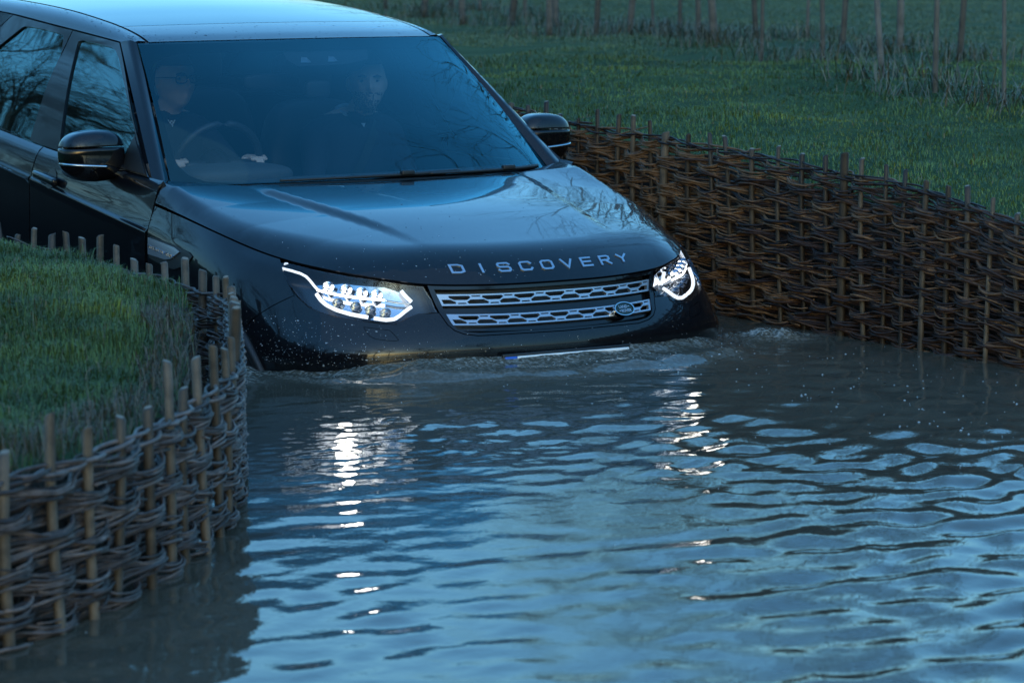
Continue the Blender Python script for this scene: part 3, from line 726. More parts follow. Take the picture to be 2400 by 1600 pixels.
# black arch trim, a rounded lip following each arch
def arch_trim(S, pts, nm):
    for sgn in (1, -1):
        P = np.array([S(*p) for p in pts]); n, _ = outward(S, np.array([p[0] for p in pts]), np.array([p[1] for p in pts])); P = P+n*.002
        V, F = tube(P*np.array([sgn, 1, 1]), .020, 10); link(nm, mesh(nm, V, F), car, [M['plastic']])
arch_trim(FN, archpts(FN, *arch_c, arch_r-.008, radians(2), radians(178), 30, (4.5, 10), (0, 7)), 'arch_trim')

# ---- grille
surround = [(0, .02)]+[(a, .02) for a in np.linspace(.3, seam_g[0][0], 6)]+seam_g[1:]
gin_px = [(1017,678),(1031,706),(1044,733),(1060,760),(1074,772),(1092,777.5),(1122,780)]
gin = pxs(FN, gin_px, (0, 4), BR)
gib = float(inv(mir(FN), pj, (1296, 770), (0, 1), BR)[1]); git = float(inv(mir(FN), pj, (1297, 669), (0, 1), BR)[1])
open_half = [(gin[0][0]*.5, (git+gin[0][1])/2)]+gin+[(gin[-1][0]*.5, (gib+gin[-1][1])/2)]
opening = [(0, git)]+open_half+[(0, gib)]+[(-a, b) for a, b in open_half[::-1]]
out2 = surround[:-1]+[(0, gcb)]+[(-a, b) for a, b in surround[-2:0:-1]]
grille = link('grille', panel('grille', FN, out2, [opening], .03, .002, .02, hole_flange=.05), car, [M['gloss']])
def offs(S, d):
    def f(a, b):
        p = S(a, b); n = normals(S, a, b); q = S(np.zeros_like(np.asarray(a, float))+.01, b)
        s = np.where(n[..., 1:2] > 0, -1, 1); return p+n*s*d
    return f
back = offs(FN, -.055)
link_sub('grille_back', panel('grille_back', back, [(a*1.06, b) for a, b in opening], (), .05, 0, 0), grille, [M['plastic']])
# dark slats between the bars
def gbar(tl, bl_, ct, cb, nm, d, material, pattern, n_per=7):
    """a bar from its outer corners (pixels on the car's right) and its middle edges"""
    TL = pxs(FN, [tl], (0, 4), BR)[0]; BL = pxs(FN, [bl_], (0, 4), BR)[0]
    CT = float(inv(mir(FN), pj, ct, (0, 1), BR)[1]); CB = float(inv(mir(FN), pj, cb, (0, 1), BR)[1])
    # u in [-1,1] across, w in [0,1] down
    def prm(u, w):
        e = abs(u)**2; wa = TL[0]+(BL[0]-TL[0])*w
        t0 = CT+(TL[1]-CT)*e; t1 = CB+(BL[1]-CB)*e; return (u*wa, t0+(t1-t0)*w)
    S = offs(FN, d)
    us = np.linspace(-1, 1, 41)
    outer = [prm(u, 0) for u in us]+[prm(u, 1) for u in us[::-1]]
    holes = []
    if pattern:
        p = 1.90/n_per
        for k in range(n_per+1):
            for row in (0, 1):
                c = -0.95+p*(k+.5) if row == 0 else -.95+p*k
                hexa = [(-.30, .14), (.30, .14), (.33, .30), (.20, .52), (-.20, .52), (-.33, .30)]
                slot = [(.36, .13), (.64, .13), (.62, .24), (.38, .24)]
                for poly in (hexa, slot):
                    cc = c
                    q = [(cc+x*p, y if row == 0 else 1-y) for x, y in poly]
                    q = [(min(max(x, -.972), .972), y) for x, y in q]
                    if max(x for x, _ in q)-min(x for x, _ in q) < .06*p*2: continue
                    holes.append([prm(x, y) for x, y in q])
    me = panel(nm, S, outer, holes, .03, 0, .012)
    return link_sub(nm, me, grille, [material])
gbar((1021,689),(1035,716),(1299,679),(1299,705), 'grille_bar', -.004, M['silver'], True)
gbar((1044,735),(1063,761),(1299,727),(1299,752.5), 'grille_bar', -.004, M['silver'], True)
gbar((1036,719),(1043,733),(1299,709),(1299,723), 'grille_slat', -.022, M['gloss'], False)
gbar((1066,763),(1076,770),(1299,756),(1299,765), 'grille_slat', -.022, M['gloss'], False)
# horizontal vanes seen through the bars
for f in (.2, .4, .6, .8):
    aa = np.linspace(-1, 1, 31)*2.0*(1-.12*f); tt = git+(gib-git)*f; P = offs(FN, -.038)(aa, np.full(31, tt))
    V, F = tube(P, .0045, 6); link_sub('vane', mesh('vane', V, F), grille, [M['plastic']])

# lettering helper: outlines of the built-in font as flat meshes
def text_mesh(ch, size, extrude, bold=.0, sx=1.0):
    cu = bpy.data.curves.new('txt', 'FONT'); cu.body = ch; cu.size = size; cu.offset = bold; cu.extrude = extrude; cu.align_x = 'CENTER'; cu.resolution_u = 4
    o = bpy.data.objects.new('txt', cu); COL.objects.link(o); bpy.context.view_layer.update()
    me = bpy.data.meshes.new_from_object(o.evaluated_get(bpy.context.evaluated_depsgraph_get()))
    bpy.data.objects.remove(o); bpy.data.curves.remove(cu)
    V = np.array([v.co[:] for v in me.vertices]); V[:, 0] *= sx; F = [list(p.vertices) for p in me.polygons]; bpy.data.meshes.remove(me); return V, F
# extended sans letters cut from strokes in a 1 x 1 cell
ST = .17
def strokes(ch):
    L = {'D': [[(0,.0),(.62,.0),(.9,.14),(.9,.86),(.62,1),(0,1)], 'c'], 'I': [[(.4,0),(.4,1)], 'o'],
     'S': [[(.92,.84),(.80,1),(.12,1),(0,.86),(0,.66),(.12,.52),(.80,.5),(.92,.36),(.92,.14),(.80,0),(.12,0),(0,.16)], 'o'],
     'C': [[(.92,.82),(.78,1),(.16,1),(0,.84),(0,.16),(.16,0),(.78,0),(.92,.18)], 'o'],
     'O': [[(.18,0),(.78,0),(.95,.16),(.95,.84),(.78,1),(.18,1),(0,.84),(0,.16)], 'c'],
     'V': [[(0,1),(.47,0),(.94,1)], 'o'], 'E': [[(.88,1),(0,1),(0,0),(.88,0)], 'o', [(0,.5),(.8,.5)], 'o'],
     'R': [[(0,0),(0,1),(.74,1),(.9,.88),(.9,.60),(.74,.46),(0,.46)], 'o', [(.45,.46),(.92,0)], 'o'],
     'Y': [[(0,1),(.47,.48),(.94,1)], 'o', [(.47,.48),(.47,0)], 'o']}[ch]
    return [(L[i], L[i+1] == 'c') for i in range(0, len(L), 2)]
def letter_mesh(ch, w, h, mapf, thick):
    """each stroke a raised ribbon; mapf(x, y, k) puts cell coordinates on the surface at height k"""
    mb = MB(); hw = ST*h/2
    for pts, closed in strokes(ch):
        P = np.array(pts, float)*np.array([w-2*hw, h-2*hw])+hw; n = len(P); O, I = [], []
        for i in range(n):
            p = P[i]; a = P[i-1] if (closed or i > 0) else None; b = P[(i+1) % n] if (closed or i < n-1) else None
            d0 = (p-a)/np.linalg.norm(p-a) if a is not None else None; d1 = (b-p)/np.linalg.norm(b-p) if b is not None else None
            if d0 is None: d0 = d1; p = p-d1*hw*(1 if ch not in 'VY' else .9)
            elif d1 is None: d1 = d0; p = p+d0*hw*(1 if ch not in 'VY' else .3)
            nn = np.array([-(d0+d1)[1], (d0+d1)[0]]); nn /= np.linalg.norm(nn)+1e-9; k = min(1/max(.35, nn@np.array([-d0[1], d0[0]])), 1.9)
            O.append(p+nn*hw*k); I.append(p-nn*hw*k)
        V = [mapf(*q, thick) for q in O]+[mapf(*q, thick) for q in I]+[mapf(*q, -.001) for q in O]+[mapf(*q, -.001) for q in I]
        F = []; m_ = n if closed else n-1
        for i in range(m_):
            j = (i+1) % n; F += [[i, j, n+j, n+i], [i, 2*n+i, 2*n+j, j], [n+i, n+j, 3*n+j, 3*n+i]]
        if not closed: F += [[0, n, 3*n, 2*n], [n-1, 3*n-1, 4*n-1, 2*n-1]]
        mb.add(V, F)
    return mb.mesh('letter')
# DISCOVERY across the bonnet's lip
lw, lh = .056, .040; pitch = (.752-lw)/8
ye = lambda x: np.interp(np.abs(x), EDGE[:, 0], EDGE[:, 1])
for i, ch in enumerate('DISCOVERY'):
    x0 = -.376+i*pitch+(.004 if ch == 'I' else 0)
    def mp(lx, ly, k, x0=x0):
        x = x0+lx; y = ye(x)+.034+ly*.62
        p = bonnet(x, y); n = normals(bonnet, x, y); n = n if n[2] > 0 else -n; return p+n*k
    link('letter', letter_mesh(ch, lw, lh*1.28, mp, .004), car, [M['letter']])
# oval badge on the lower bar, car's left
bp_ = inv(FN, pj, (1458, 727), (0, 3), BR); bc = FN(*bp_); bn, _ = outward(FN, np.array([bp_[0]]), np.array([bp_[1]])); bn = bn[0]
bxv = np.cross([0, 0, 1], bn); bxv /= np.linalg.norm(bxv); byv = np.cross(bn, bxv)
def bm_(x, y, k): return bc+bn*(.010+k)+bxv*x+byv*y
if (bxv@np.array([1, 0, 0])) < 0: bxv = -bxv
def disc(rx, ry, k0, k1, n=40, inner=None):
    mb = MB(); th = np.linspace(0, 2*pi, n, endpoint=False)
    O = [bm_(rx*cos(a), ry*sin(a), k1) for a in th]; B = [bm_(rx*cos(a), ry*sin(a), k0) for a in th]
    if inner:
        I = [bm_(inner*rx*cos(a), inner*ry*sin(a)*.98, k1) for a in th]; V = O+B+I
        F = [[i, (i+1) % n, 2*n+(i+1) % n, 2*n+i] for i in range(n)]+[[i, n+i, n+(i+1) % n, (i+1) % n] for i in range(n)]
    else:
        V = O+B; F = [list(range(n))]+[[i, n+i, n+(i+1) % n, (i+1) % n] for i in range(n)]
    return mb.add(V, F).mesh('oval')
badge = link('badge', disc(.0445, .0245, -.012, .003), car, [M['badge']]); badge['label'] = 'dark green oval badge with silver rim and lettering'
link_sub('badge_rim', disc(.0475, .0270, -.012, .006, inner=.90), badge, [M['chrome']])
for txt, ox, oy in (('LAND', -.004, .0030), ('ROVER', .006, -.0125)):
    V, F = text_mesh(txt, .0150, .0006, .0004, 1.02)
    link_sub('badge_lettering', mesh('badge_lettering', [bm_(v[0]+ox, v[1]+oy, .0045+v[2]) for v in V], F, False), badge, [M['silver']])
for ox, oy, sg in ((.0235, .0085, 1), (-.0245, -.0070, -1)):
    mb = MB(); mb.add([bm_(ox-sg*.004, oy+.003, .0048), bm_(ox+sg*.005, oy, .0048), bm_(ox-sg*.004, oy-.002, .0048)], [[0, 1, 2]]); link_sub('badge_lettering', mb.mesh('badge_lettering'), badge, [M['silver']])

# ---- headlamps
hls = np.array(hl)
def lamp(sgn):
    S = FN if sgn > 0 else mir(FN); mr = sgn < 0
    lens = panel('headlight', FN, hl, (), .02, .003, .012, off=-.001, mirror=mr)
    L = link('headlight', lens, car, [M['lens']])
    L['label'] = 'lit headlight with white light strips behind clear lens'
    bowl = offs(FN, -.075); link_sub('housing', panel('housing', bowl, [tuple(p) for p in hls.mean(0)+(hls-hls.mean(0))*1.02], (), .03, 0, 0, mirror=mr), L, [M['lampdark']])
    # rim between lens and bowl
    P0 = dens(FN, hl, .02); A = offs(FN, -.008)(P0[:, 0], P0[:, 1]); B = bowl(P0[:, 0], P0[:, 1]); n = len(P0); sx = np.array([sgn, 1, 1])
    F = [[i, (i+1) % n, n+(i+1) % n, n+i] for i in range(n)]
    link_sub('bezel', mesh('bezel', np.vstack([A, B])*sx, F), L, [M['lampdark']])
    link_sub('inner_tray', panel('inner_tray', offs(FN, -.058), pxs(FN, [(728,652),(790,654),(900,671),(945,683),(966,706),(935,734),(880,735),(790,716),(752,700)], AR, BR), (), .02, 0, 0, mirror=mr), L, [M['chrome']])
    def strip(px, depth, r, nm, material):
        pp = pxs(FN, px, AR, BR); Q = dens(FN, pp, .008, False); P = offs(FN, -depth)(Q[:, 0], Q[:, 1])
        V, F = tube(P*sx, r, 8); link_sub(nm, mesh(nm, V, F), L, [material])
    strip([(652,619),(680,627),(700,634),(713,642),(722,652),(731,664),(741,675)], .018, .0048, 'light_strip', M['drl'])
    strip([(700,634),(716,646),(727,660),(736,673)], .030, .0060, 'light_strip', M['reflector'])
    strip([(738,685),(749,700),(762,711),(785,722),(820,732),(862,739)], .016, .0070, 'light_strip', M['drl'])
    strip([(876,741),(905,745),(925,743),(940,734),(966,716)], .016, .0068, 'light_strip', M['drl'])
    strip([(941,680),(952,692),(966,705)], .018, .0068, 'light_strip', M['drl'])
    strip([(738,674),(770,682),(800,688),(850,695),(902,700)], .022, .0042, 'light_strip', M['led'])
    strip([(905,701),(935,706),(966,708)], .026, .0035, 'divider', M['chrome'])
    # four projector cells above the bar and four reflectors below it
    for i, (u, v) in enumerate(((754, 661), (798, 670), (836, 678), (874, 685))):
        p = inv(mir(FN), pj, (u, v), AR, BR); c = offs(FN, -.040)(p[0], p[1])*sx; fwd = np.array([sgn*.12, -1, .0]); fwd /= np.linalg.norm(fwd); a = np.cross(fwd, [0, 0, 1.]); a /= np.linalg.norm(a); up = np.cross(a, fwd)
        mb = MB(); rr = [(.020, .024, .020), (.015, .004, .014), (.008, -.012, .008)]; n = 14; V = []
        for (r1, dp, r2) in rr:
            for k in range(n): th = 2*pi*k/n; V.append(c+a*r1*1.15*cos(th)+up*r2*sin(th)+fwd*dp)
        F = [[q*n+k, q*n+(k+1) % n, (q+1)*n+(k+1) % n, (q+1)*n+k] for q in range(2) for k in range(n)]+[[2*n+k for k in range(n)]]
        mb.add(V, F); link_sub('reflector', mb.mesh('reflector', True), L, [M['reflector']])
        bulb = rbox('led_module', c-fwd*(-.006), (.0065, .004, .0055), .002, 1); link_sub('led_module', bulb, L, [M['led']])
        p2 = inv(mir(FN), pj, (u+26, v+36), AR, BR); c2 = offs(FN, -.045)(p2[0], p2[1])*sx; V = []
        for (r1, dp, r2) in ((.021, .018, .017), (.017, .0, .012), (.006, -.014, .005)):
            for k in range(n): th = 2*pi*k/n; V.append(c2+a*r1*cos(th)+up*r2*sin(th)+fwd*dp)
        link_sub('reflector', mesh('reflector', V, F), L, [M['chrome']])
    # the lamp's own beam
    p = inv(mir(FN), pj, (800, 690), AR, BR); c = FN(p[0], p[1])*sx
    ld = bpy.data.lights.new('headlight_beam', 'SPOT'); ld.energy = 1.5; ld.spot_size = radians(95); ld.spot_blend = .8; ld.shadow_soft_size = .03; ld.color = (1, .95, .86)
    lo = bpy.data.objects.new('headlight_beam', ld); COL.objects.link(lo); lo.location = c+np.array([0, -.03, 0]); lo.rotation_euler = Vector((sgn*.10, -1, -.06)).to_track_quat('-Z', 'Y').to_euler()
lamp(-1); lamp(1)

# ---- number plate, top edge just clear of the water
pl = link('number_plate', MB().mesh('number_plate'), car); bpy.data.objects.remove(pl)
plate = rbox('number_plate', (.0245, -.031, .607), (.2355, .004, .0555), .003, 2); plate = link('number_plate', plate, car, [M['plate_white']])
plate['label'] = 'white number plate mostly under water with a blue end'
link_sub('country_band', rbox('country_band', (-.2365, -.031, .607), (.0245, .0042, .0555), .003, 2), plate, [M['plate_blue']])
link_sub('plate_holder', rbox('plate_holder', (0, -.022, .606), (.268, .006, .066), .004, 2), plate, [M['plastic']])

# ---- windscreen
wb = [(0,1.245,1.192),(.2,1.253,1.1915),(.4,1.279,1.190),(.6,1.327,1.187),(.75,1.388,1.185),(.845,1.444,1.184)]
wt = [(0,1.962,1.708),(.165,1.968,1.708),(.33,1.98,1.7075),(.495,2.006,1.706),(.61,2.032,1.704),(.692,2.055,1.701)]
rows = []
for f in (0, .33, .67, 1):
    rows.append([tuple(np.array(p)*(1-f)+np.array(q)*f+np.array([0, -.65, .76])*.055*f*(1-f)*(1-.5*(i/5)**2)*4*.5) for i, (p, q) in enumerate(zip(wt, wb))])
WS = Net(rows, True)
ws_out = [(a, 0) for a in np.linspace(-5, 5, 21)]+[(5, b) for b in (.75, 1.5, 2.25)]+[(a, 3) for a in np.linspace(5, -5, 21)]+[(-5, b) for b in (2.25, 1.5, .75)]
screen = link('windscreen', panel('windscreen', WS, ws_out, (), .05, .003, .004), car, [M['windscreen']])
fr_px = [(596,119),(500,122),(420,125),(385,133),(362,147),(353,163),(357,190),(372,245),(396,327),(405,360),(415,384),(440,408),(482,424),(560,427),(700,423)]
fr = pxs(WS, fr_px, (0, 5), (0, 3)); cy0 = fr[0][1]; cy1 = fr[-1][1]
hole = [(0, cy0)]+fr+[(0, cy1-.02)]+[(-a, b) for a, b in fr[::-1]]
link_sub('black_border', panel('black_border', WS, ws_out, [hole], .05, .004, 0, off=-.005), screen, [M['gloss']])
# ---- roof
ry = [0, .10, .26, .5, .8, 1.2, 1.7, 2.3, 2.7]; rz = [1.703, 1.730, 1.758, 1.787, 1.815, 1.838, 1.856, 1.864, 1.852]; rc = [.005, .006, .008, .012, .017, .022, .026, .028, .026]
rows = []
for dy, z, c in zip(ry, rz, rc):
    rows.append([(x*(1-.02*dy/2.7), y0+dy, z+c*(1-(x/.645)**2)) for x, y0 in zip((0, .165, .33, .48, .58, .645), (1.966, 1.972, 1.984, 2.006, 2.028, 2.045))])
RF = Net(rows, True)
def strip_poly(a, b0, b1, n=12): return [(x, b0) for x in np.linspace(-a, a, 2*n)]+[(a, b) for b in np.linspace(b0, b1, n)[1:-1]]+[(x, b1) for x in np.linspace(a, -a, 2*n)]+[(-a, b) for b in np.linspace(b1, b0, n)[1:-1]]
roof = link('roof', panel('roof', RF, strip_poly(5, 0.02, 2.0), (), .05, .003, .02), car, [M['paint']])
link('glass_roof', panel('glass_roof', RF, strip_poly(5, 2.0, 6.3), (), .06, .003, .02), car, [M['roofglass']])
link('rear_roof', panel('rear_roof', RF, strip_poly(5, 6.3, 8), (), .06, .003, .02), car, [M['paint']])
dripz = lambda y: np.interp(y, [1.3, 2.05, 2.15, 2.64, 3.39, 4.4, 5], [1.62, 1.695, 1.704, 1.743, 1.80, 1.832, 1.83])
dripx = lambda y: np.interp(y, [1.3, 2.1, 3, 4, 4.8], [.722, .722, .728, .722, .70])
rows = []
cyv = [2.06, 2.14, 2.3, 2.55, 2.85, 3.25, 3.75, 4.3, 4.74]
for y in cyv:
    zr_ = np.interp(y-2.045, ry, rz); zd = float(dripz(y)); xd = float(dripx(y)); xr = .645*(1-.02*(y-2.045)/2.7)+.007
    rows.append([(xr, y, zr_-.001), (xr+.03, y+.004, zr_*.80+zd*.20+.004), (xd-.016, y+.008, zr_*.42+zd*.58), (xd, y+.012, zd)])
CR = Net(rows)
for sgn in (False, True):
    link('roof_side', panel('roof_side', CR, [(0, 0), (3, 0), (3, 4), (3, 8), (0, 8), (0, 4)], (), .03, .002, .014, mirror=sgn), car, [M['paint']])
# thin gutter under the gaps, so no light shows through
for sgn in (1, -1):
    P = [(sgn*(.645*(1-.02*(y-2.045)/2.7)+.003), y, np.interp(y-2.045, ry, rz)-.012) for y in np.linspace(2.05, 4.7, 24)]
    V, F = tube(P, .009, 6); link('roof_channel', mesh('roof_channel', V, F), car, [M['plastic']])
# ---- A pillars
for sgn in (1, -1):
    rows = []
    for f in np.linspace(0, 1, 5):
        p0 = np.array([.848, 1.440, 1.182])*(1-f)+np.array([.695, 2.052, 1.702])*f+np.array([0, -.65, .76])*.012*4*f*(1-f)*.5; p2 = np.array([.912, 1.462, 1.210])*(1-f)+np.array([.7225, 2.145, 1.7035])*f+np.array([.012, -.02, .012])*4*f*(1-f)*.6
        p1 = (p0+p2)/2+np.array([.008, -.014, .008])
        rows.append([p0, p0*.75+p2*.25+np.array([.006, -.012, .008]), p1, p2])
    A = Net(rows); link('windscreen_pillar', panel('windscreen_pillar', A, [(0, 0), (3, 0), (3, 2), (3, 4), (0, 4), (0, 2)], (), .03, 0, .02, mirror=sgn < 0), car, [M['paint']])

# ---- doors: lower body
beltz = lambda y: np.interp(y, [1.2, 1.37, 1.8, 2.3, 2.6, 2.9, 3.4, 4, 4.6, 5], [1.205, 1.215, 1.236, 1.264, 1.290, 1.320, 1.362, 1.40, 1.42, 1.42])
charz = lambda y: np.interp(y, [1.2, 1.33, 2.17, 2.78, 3.3, 4, 5], [1.0, 1.017, 1.113, 1.185, 1.22, 1.24, 1.25])
yc = [1.36, 1.75, 2.1, 2.48, 2.9, 3.3, 3.8, 4.3, 4.65, 4.85]
def dcol(y, taper=0):
    b_, c_ = float(beltz(y)), float(charz(y)); m_ = .05*(y-1.36); ft = .017*float(sstep(np.array(2.0-y), 0., .64))
    return [(.926-taper-ft*.9, y, b_), (.948-taper-ft, y, b_-.022), (.966-taper-ft*.8, y, (b_*.5+c_*.5)), (.978-taper-ft*.2, y, c_+.016), (.986-taper, y, c_), (.984-taper, y, c_-.03), (.986-taper, y, .86+m_), (.980-taper, y, .70+m_), (.965-taper, y, .52+m_), (.93-taper, y, .36+m_)]
cols = [dcol(y, tp) for y, tp in zip(yc, (0, 0, 0, 0, 0, 0, 0, .005, .02, .055))]
last = cols[-1]
for x, y in ((.80, 4.96), (.45, 5.0), (0, 5.01)): cols.append([(x, y, p[2]) for p in last])
DN = Net(np.array(cols).transpose(1, 0, 2))
yi = lambda y: float(np.interp(y, yc, range(len(yc))))
def dpoly(y0, y1, b0=0, b1=9, slant=0):
    n = 8; return [(yi(y), b0) for y in np.linspace(y0, y1, n)]+[(yi(y1+slant*b/9), b) for b in np.linspace(b0, b1, 10)[1:]]+[(yi(y), b1) for y in np.linspace(y1+slant, y0+slant, n)[1:]]+[(yi(y0+slant*b/9), b) for b in np.linspace(b1, b0, 10)[1:-1]]
rarc = archpts(DN, 3.80, .56, .452, radians(0), radians(180), 26, (yi(2.95), yi(4.7)), (0, 9))
for sgn in (False, True):
    sx = -1 if sgn else 1
    fd = link('front_door', panel('front_door', DN, dpoly(1.36, 2.455, .05, 9, .03), (), .05, .002, .015, mirror=sgn), car, [M['paint']])
    rd_out = [(yi(y), .05) for y in np.linspace(2.46, 3.55, 8)]+[(yi(3.55), 2), (yi(3.55), 4)]
    ra = [p for p in rarc if DN(*p)[1] < 3.55]
    rd_out += ra[::-1]+[(ra[0][0], 9), (yi(2.49), 9)]+[(yi(2.46+.03*b/9), b) for b in (7, 5, 3, 1.5)]
    rd = link('rear_door', panel('rear_door', DN, rd_out, (), .05, .002, .015, mirror=sgn), car, [M['paint']])
    rb = [p for p in rarc if DN(*p)[1] >= 3.55]
    q_out = [(yi(3.555), .05)]+[(a, .05) for a in np.linspace(yi(3.8), 12, 10)]+[(12, b) for b in (3, 6, 9)]+[(rb[-1][0], 9)]+rb[::-1]+[(yi(3.555), 4), (yi(3.555), 2)]
    link('rear_quarter', panel('rear_quarter', DN, q_out, (), .05, .002, .015, mirror=sgn), car, [M['paint']])
    # door handles in their scoops
    for D, yh in ((fd, 2.29), (rd, 3.36)):
        z = float(charz(yh))+.035; p = inv(DN, lambda p: p[..., 1:], (yh, z), (0, 9), (0, 8)); c = DN(*p)
        me = rbox('door_handle', (0, 0, 0), (.014, .105, .0165), .012, 3); me.transform(Matrix.Translation(Vector((sx*(c[0]+.020), c[1], c[2])))@Matrix.Rotation(.11, 4, 'X'))
        link_sub('door_handle', me, D, [M['paint']])
        V, F = [], []; n = 22
        for k in range(n): th = 2*pi*k/n; q = inv(DN, lambda p: p[..., 1:], (yh+.045*cos(th)-.02, z+.040*sin(th)), (0, 9), (0, 8)); V.append(DN(*q)*np.array([sx, 1, 1])+np.array([sx*.0022, 0, 0]))
        link_sub('handle_scoop', mesh('handle_scoop', V, [list(range(n))]), D, [M['plastic']])
    # vent blade behind the front wheel, with its lettering
    vp = yzs(FN, [(1.335, 1.012), (1.12, .995), (1.00, .981), (.965, .967), (1.0, .930), (1.10, .908), (1.20, .915), (1.335, .930)], (7.5, 10), (0, 4))
    vent = link('side_vent', panel('side_vent', FN, smooth_closed(vp, 1), (), .02, 0, .004, off=.005, mirror=sgn), car, [M['plastic']])
    bp2 = yzs(FN, [(1.330, 1.006), (1.10, .987), (1.055, .975), (1.12, .945), (1.17, .938), (1.330, .945)], (7.5, 10), (0, 4))
    link_sub('vent_blade', panel('vent_blade', FN, bp2, (), .02, 0, .004, off=.010, mirror=sgn), vent, [M['silver']])
    for i, ch in enumerate('DISCOVERY'):
        def mp(lx, ly, k, i=i):
            yy = 1.315-(i*.0262+lx) if sx < 0 else 1.315-.0262*9+(i*.0262+lx); q = inv(FN, lambda p: p[..., 1:], (yy, .968-.085*(1.315-yy)+ly), (7.5, 10), (0, 4), 24); p = FN(*q)+np.array([.0105+k, 0, 0]); return p*np.array([sx, 1, 1])
        link_sub('vent_lettering', letter_mesh(ch, .017, .012, mp, .0015), vent, [M['chrome']])
arch_trim(DN, archpts(DN, 3.80, .56, .444, radians(0), radians(180), 26, (yi(2.95), yi(4.7)), (0, 9)), 'arch_trim')

# ---- greenhouse sides
gy_ = [1.4, 1.75, 2.1, 2.5, 2.9, 3.3, 3.7, 4.1, 4.5, 4.8]
rows = [[], [], []]
for y in gy_:
    tp = float(np.interp(y, [4.1, 4.8], [0, .05])); zd, zb = float(dripz(y))-.004, float(beltz(y)); xd = float(dripx(y))+.001
    rows[0].append((xd, y, zd)); rows[2].append((.924-tp, y, zb)); rows[1].append(((xd+.924-tp)/2+.010, y, (zd+zb)/2))
GN = Net(rows); gi = lambda y: float(np.interp(y, gy_, range(len(gy_))))
g_front = pxs(GN, [(183,92),(225,102),(262,112),(271,119),(277,133),(300,240),(313,296),(320,345)], (0, 6), (0, 2))
g_front += [(gi(1.58), 1.93), (gi(2.1), 1.96)]+pxs(GN, [(136,358)], (0, 6), (0, 2))
f_front = [(gi(2.155), .0), (gi(2.4), 0), (gi(2.60), 0), (gi(2.615), 1), (gi(2.60), 2.0), (gi(2.0), 2.0), (gi(1.475), 2.0), (gi(1.70), 1.32), (gi(1.93), .64)]
g_rear = pxs(GN, [(57,60),(105,70),(151,82),(130,210),(109,346)], (0, 9), (0, 2))+[(gi(3.3), 1.95), (gi(3.62), 1.93), (gi(3.42), 1.2)]
f_rear = [(gi(2.605), 0), (gi(3.22), 0), (gi(3.42), .66), (gi(3.74), 2.0), (gi(3.1), 2.0), (gi(2.605), 2.0), (gi(2.62), 1)]
g_q = [(gi(3.36), .22), (gi(4.5), .25), (gi(4.42), 1.85), (gi(3.86), 1.88), (gi(3.6), 1)]
f_q = [(gi(3.225), 0), (gi(4.0), 0), (gi(4.8), 0), (gi(4.8), 2), (gi(3.745), 2.0), (gi(3.425), .66)]
for sgn in (False, True):
    for nm, fo_, g_ in (('front_window', f_front, g_front), ('rear_window', f_rear, g_rear), ('quarter_window', f_q, g_q)):
        gg = smooth_closed(g_, 1)
        w = link(nm, panel(nm, GN, gg, (), .05, -.012, 0, off=-.008, mirror=sgn), car, [M['sideglass']])
        link_sub('window_frame', panel('window_frame', GN, fo_, [gg], .04, .0015, .01, mirror=sgn), w, [M['paint'] if nm != 'quarter_window' else M['gloss']])
# back of the cabin
TN = Net([[(0, 4.68, 1.880), (.35, 4.69, 1.872), (.62, 4.72, 1.852), (.69, 4.72, 1.82)], [(0, 4.95, 1.66), (.4, 4.94, 1.655), (.72, 4.90, 1.64), (.80, 4.85, 1.63)], [(0, 4.985, 1.37), (.4, 4.975, 1.37), (.77, 4.92, 1.37), (.85, 4.83, 1.37)]], True)
tl = [(x, .02) for x in np.linspace(-3, 3, 13)]+[(3, 1), (3, 1.98)]+[(x, 1.98) for x in np.linspace(2.5, -3, 12)]+[(-3, 1)]
hole = smooth_closed([(-2.2, .35), (2.2, .35), (2.3, 1), (2.2, 1.8), (-2.2, 1.8), (-2.3, 1)], 1)
tg_ = link('tailgate', panel('tailgate', TN, tl, [hole], .06, .002, .01), car, [M['paint']])
link_sub('rear_glass', panel('rear_glass', TN, hole, (), .08, -.01, 0, off=-.006), tg_, [M['sideglass']])

